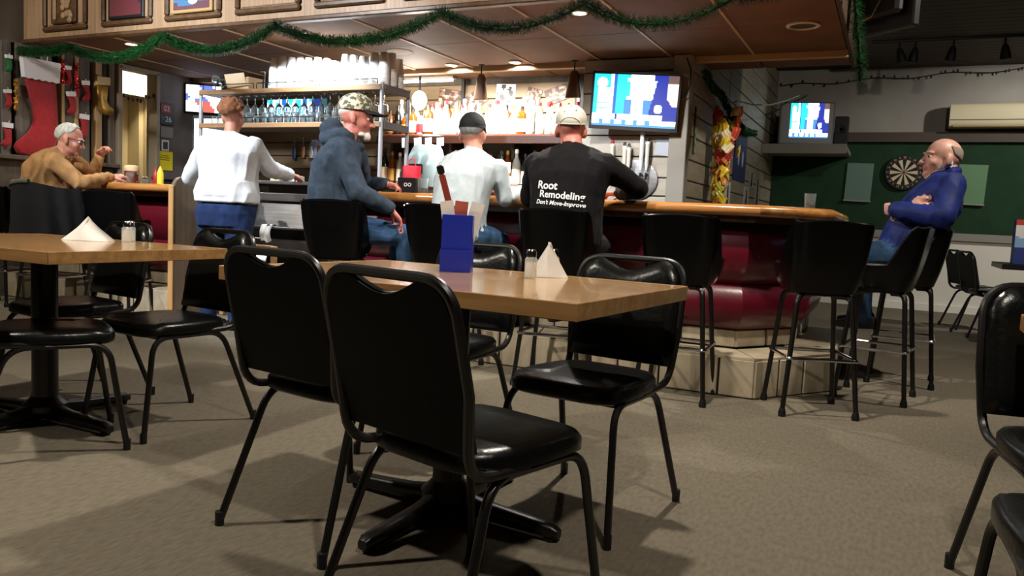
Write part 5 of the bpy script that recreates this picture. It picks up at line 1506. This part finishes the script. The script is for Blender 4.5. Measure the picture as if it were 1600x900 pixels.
# lettering laid on the back of the shirt
bvh = BVHTree.FromPolygons([v.co for v in man.data.vertices], [p.vertices for p in man.data.polygons])
WHT = mat('white print', 'e4e4e4', .7)
def shirt_text(body, size, cx, cz, shear=0., bold=.0):
    cu = bpy.data.curves.new('lettering', 'FONT'); cu.body = body; cu.size = size; cu.align_x = 'LEFT'; cu.shear = shear; cu.offset = bold; cu.resolution_u = 3
    tmp = bpy.data.objects.new('tmp', cu); COL.objects.link(tmp)
    dg = bpy.context.evaluated_depsgraph_get(); dg.update()
    me = bpy.data.meshes.new_from_object(tmp.evaluated_get(dg)); bpy.data.objects.remove(tmp); bpy.data.curves.remove(cu)
    bm = bmesh.new(); bm.from_mesh(me)
    bmesh.ops.triangulate(bm, faces=bm.faces)
    bmesh.ops.subdivide_edges(bm, edges=[e for e in bm.edges if e.calc_length() > .012], cuts=2)
    for v in bm.verts:
        x, z = cx + v.co.x, cz + v.co.y - v.co.x * .05
        h = bvh.ray_cast(Vector((x, 3.7, z)), Vector((0, 1, 0)))
        v.co = Vector((x, (h[0].y if h[0] else 4.2) - .004, z))
    bm.to_mesh(me); bm.free(); me.materials.clear(); me.materials.append(WHT)
    o = bpy.data.objects.new('lettering', me); COL.objects.link(o); o.parent = man
shirt_text('Root', .062, -1.85, 1.125, 0, .0016)
shirt_text('Remodeling', .056, -1.832, 1.076, 0, .0012)
shirt_text("Don't Move-Improve", .034, -1.85, 1.038, .25, .0008)

# ---- man in the white shirt and black cap
b = Body(); b.torso('top', (-2.45, 4.28, .83), (-2.43, 4.45, 1.345), 0, 1.0, 1.0, .05, 1.0)
b.chain('skin', [((-2.43, 4.45, 1.32), .058), ((-2.455, 4.465, 1.42), .055)])
b.head((-2.465, 4.475, 1.462), 14, 8)
b.arm((-2.25, 4.42, 1.245), (-2.21, 4.47, 1.065), (-2.24, 4.77, 1.13)); b.hand((-2.245, 4.785, 1.125), (-.5, .8, 0), (0, 0, -1), -1, 30)
b.arm((-2.61, 4.43, 1.245), (-2.67, 4.48, 1.07), (-2.56, 4.78, 1.13)); b.hand((-2.555, 4.795, 1.125), (.6, .8, 0), (0, 0, -1), 1, 30)
b.leg((-2.32, 4.32, .82), (-2.31, 4.64, .79), (-2.31, 4.50, .40), (0, 1, 0)); b.leg((-2.52, 4.32, .82), (-2.53, 4.64, .79), (-2.53, 4.50, .40), (0, 1, 0))
b.finish('man in a pale shirt and black cap at the bar, back to us', {'top': cloth('pale blue white jersey', 'c2ccd2', 'b4bfc6'), 'skin': SKIN, 'lip': LIP, 'pants': JEAN, 'shoe': SHOE}, .006)
b.hair(mat('grey straight hair', '6f6e6c', .8, col2='8a8885', scale=(60, 60, 6)), lambda a, s_: 45 if a < 60 else (45 - (a - 60) * 1.3 if a < 95 else max(-34, 0 - (a - 95) * .9)), .010, .003)
b.cap(mat('black cotton cap', '0f1012', .8), mat('black cotton cap', '0f1012', .8), emin_back=-2, emin_front=16, h=.022)

# ---- man in the hoodie and camouflage cap, seen from the side
b = Body(); b.torso('top', (-3.37, 4.25, .84), (-3.30, 4.33, 1.42), -58, 1.16, 1.1, .06, 1.05)
b.ell('top', (-3.38, 4.29, 1.42), (.13, .12, .075)); b.ell('top', (-3.42, 4.27, 1.475), (.075, .08, .075)); b.ell('top', (-3.31, 4.335, 1.37), (.095, .095, .045))
b.chain('skin', [((-3.32, 4.33, 1.40), .062), ((-3.295, 4.34, 1.49), .062)])
b.head((-3.275, 4.345, 1.56), -64, 8, 0, 1.12, 1.03); b.wide = 1.05
T_ = b.hT
for p, r in (((0, .076, -.100), (.030, .026, .028)), ((0, .078, -.078), (.018, .014, .010)), ((.03, .05, -.094), (.022, .02, .014)), ((-.03, .05, -.094), (.022, .02, .014))): b.ell('beard', T_(p), r, b.Mh)
b.arm((-3.235, 4.155, 1.325), (-3.075, 4.12, 1.06), (-2.955, 4.28, .975), r=(.082, .064, .046)); b.hand((-2.945, 4.295, .965), (.45, .55, -.75), (-.3, -.3, -.8), 1, 22, 1.1)
b.arm((-3.38, 4.50, 1.325), (-3.47, 4.70, 1.13), (-3.285, 4.72, 1.145), r=(.080, .060, .044)); b.hand((-3.275, 4.72, 1.145), (.95, .1, -.15), (0, 0, -1), 1, 42, 1.05)
b.leg((-3.30, 4.17, .83), (-2.93, 4.44, .80), (-2.95, 4.52, .40), (.8, .5, 0), r=(.098, .070, .052)); b.leg((-3.40, 4.35, .83), (-3.08, 4.60, .80), (-3.08, 4.60, .40), (.8, .3, 0), r=(.098, .070, .052))
b.finish('man in a dark blue hoodie and camouflage cap turned to the right', {'top': cloth('slate blue fleece', '364250', '2a3440'), 'skin': SKIN2, 'lip': LIP, 'pants': JEAN, 'shoe': SHOE, 'beard': mat('white beard', 'd9d2c8', .9)}, .009, 10.)
b.eyes('b8aea2')
b.hair(mat('white hair', 'cfcac2', .9), lambda a, s_: 48 if a < 60 else (48 - (a - 60) * 1.5 if a < 92 else 0 - (a - 92) * .35), .007, .004)
camo_ = mat('camouflage cloth', '5f5a44', .85, col2='c8c2ac', scale=42., detail=2, fac=(.47, .53))
b.cap(camo_, mat('black brim', '141414', .7), emin_back=2, emin_front=14, h=.026, brim_len=.085)

# ---- old man in tan
b = Body(); b.torso('top', (-6.33, 4.28, .83), (-6.30, 4.38, 1.315), -50, 1.14, 1.1, .10, 1.04)
b.chain('skin', [((-6.30, 4.38, 1.30), .058), ((-6.29, 4.39, 1.38), .057)])
b.head((-6.265, 4.415, 1.422), -50, 14, 0, 1.08)
b.arm((-6.19, 4.225, 1.225), (-6.03, 4.34, 1.06), (-6.15, 4.70, 1.13), r=(.078, .060, .044)); b.hand((-6.15, 4.715, 1.135), (.35, .9, .15), (-.3, 0, -1), -1, 40, 1.05, 1.1)
b.arm((-6.33, 4.53, 1.225), (-6.50, 4.80, 1.14), (-6.47, 4.84, 1.31), r=(.068, .054, .040)); b.hand((-6.475, 4.842, 1.325), (.75, .1, .65), (.5, -.1, -.8), -1, 48, 1.05, 1.15)
b.leg((-6.36, 4.22, .82), (-6.06, 4.52, .80), (-6.08, 4.52, .40), (.7, .7, 0)); b.leg((-6.46, 4.38, .82), (-6.22, 4.62, .80), (-6.22, 4.58, .40), (.7, .7, 0))
b.finish('white-haired old man in a tan shirt leaning on the left bar', {'top': cloth('tan work shirt', 'b58a5c', 'a2784c'), 'skin': SKIN, 'lip': LIP, 'pants': DARKP, 'shoe': SHOE}, .011, 11.)
b.eyes('c8c4bc')
b.hair(mat('white grey hair', 'c9c5ba', .85, col2='a9a59a', scale=(50, 50, 10)), lambda a, s_: 52 if a < 42 else (52 - (a - 42) * 1.25 if a < 80 else (4 if a < 98 else max(-38, 4 - (a - 98) * 1.6))), .009, .007, 80.)
for sx in (-1, 1):
    MB().tube([b.hT(p) for p in ((sx * .078, -.005, .01), (sx * .074, .05, .012), (sx * .062, .085, .008))], .0022, n=6).build('glasses_arm', M['dark'], b.obj)
    MB().tube([b.hT((sx * .034 + .022 * math.cos(R(a)), .094, -.002 + .018 * math.sin(R(a)))) for a in range(0, 360, 30)], .0022, n=6, closed=True).build('glasses_rim', M['dark'], b.obj)

# ---- man in the blue jacket at the right
b = Body(); b.torso('top', (.07, 5.76, .86), (.26, 5.79, 1.365), 98, 1.12, 1.1, .03, 1.05)
b.chain('skin', [((.268, 5.79, 1.34), .066), ((.25, 5.785, 1.44), .064)])
b.head((.235, 5.78, 1.452), 112, -6, 0, 1.14, 1.02); b.wide = 1.04
b.chain('collar', [((.20, 5.755, 1.385), .018), ((.235, 5.725, 1.395), .018), ((.285, 5.72, 1.42), .016)], n=10)
b.chain('top', [((.30, 5.71, 1.365), .03), ((.335, 5.78, 1.375), .03), ((.30, 5.86, 1.365), .03)], n=12)
b.arm((.30, 5.60, 1.275), (.26, 5.47, 1.075), (.0, 5.56, 1.115), r=(.084, .070, .052)); b.hand((-.005, 5.565, 1.118), (-.6, .8, .0), (.6, .5, .2), 1, 40)
b.arm((.24, 5.98, 1.275), (.08, 6.0, 1.06), (.10, 5.66, 1.13), r=(.084, .066, .050)); b.hand((.105, 5.64, 1.13), (.3, -.9, 0), (.8, .2, 0), 1, 50)
b.leg((.09, 5.66, .84), (-.20, 5.60, .815), (-.13, 5.58, .42), (-1, 0, 0), r=(.10, .074, .054)); b.leg((.07, 5.87, .84), (-.21, 5.86, .815), (-.14, 5.86, .42), (-1, 0, 0), r=(.10, .074, .054))
b.finish('bald man in a royal blue jacket with folded arms at the right', {'top': cloth('royal blue nylon', '18286c', '121e54', .55), 'skin': SKINP, 'lip': LIP, 'pants': JEAN, 'shoe': SHOE, 'collar': mat('white collar', 'e4e2de', .8)}, .009, 9.)
b.eyes('9a8f88')
b.hair(mat('cropped grey fringe', '8a7a70', .9), lambda a, s_: 30 if a < 88 else (30 - (a - 88) * 2.2 if a < 104 else max(-26, -5 - (a - 104) * .4)), .0022, .0008, emax=30, amin=90)

# ---- woman in white, standing with her back to us
b = Body(); b.torso('top', (-4.56, 4.48, 1.0), (-4.59, 4.56, 1.475), 12, 1.26, 1.05, .02, 1.03)
b.loft('pants', [((-4.56, 4.47, .78), (.205, .04, 0), (-.03, .15, 0)), ((-4.56, 4.47, .88), (.225, .045, 0), (-.03, .158, 0)), ((-4.56, 4.475, .945), (.215, .045, 0), (-.03, .15, 0))])
b.loft('top', [((-4.56, 4.48, .962), (.238, .048, 0), (-.033, .168, 0)), ((-4.56, 4.48, 1.03), (.240, .048, 0), (-.033, .168, 0)), ((-4.56, 4.48, 1.12), (.22, .045, 0), (-.03, .155, 0))])
b.chain('skin', [((-4.615, 4.56, 1.45), .052), ((-4.62, 4.575, 1.55), .05)])
b.head((-4.625, 4.59, 1.615), 12, 8, 0, 1.0)
b.arm((-4.38, 4.56, 1.385), (-4.38, 4.74, 1.23), (-4.44, 5.02, 1.21), r=(.078, .066, .048)); b.hand((-4.443, 5.035, 1.208), (-.1, .95, -.1), (0, 0, -1), -1, 25)
b.arm((-4.80, 4.50, 1.385), (-5.03, 4.56, 1.14), (-4.99, 4.86, 1.09), r=(.078, .068, .050)); b.hand((-4.99, 4.875, 1.088), (.1, .95, 0), (0, 0, -1), 1, 25)
b.leg((-4.44, 4.48, .86), (-4.44, 4.50, .48), (-4.44, 4.47, .085), (.1, 1, 0), r=(.108, .075, .055)); b.leg((-4.68, 4.44, .86), (-4.69, 4.47, .48), (-4.69, 4.44, .085), (-.1, 1, 0), r=(.108, .075, .055))
b.finish('woman in a white sweater and jeans standing in the bar gap, back to us', {'top': cloth('white sweater', 'e6e8ec', 'd6dae0'), 'skin': SKIN, 'lip': LIP, 'pants': cloth('dark blue denim', '22335c', '1a2848'), 'shoe': SHOE}, .011, 9.)
b.hair(mat('short auburn hair', '6a4028', .85, col2='8c5a3a', scale=60., detail=6), lambda a, s_: 52 if a < 50 else (52 - (a - 50) * 1.2 if a < 90 else 4 - (a - 90) * .45), .030, .016, 60.)
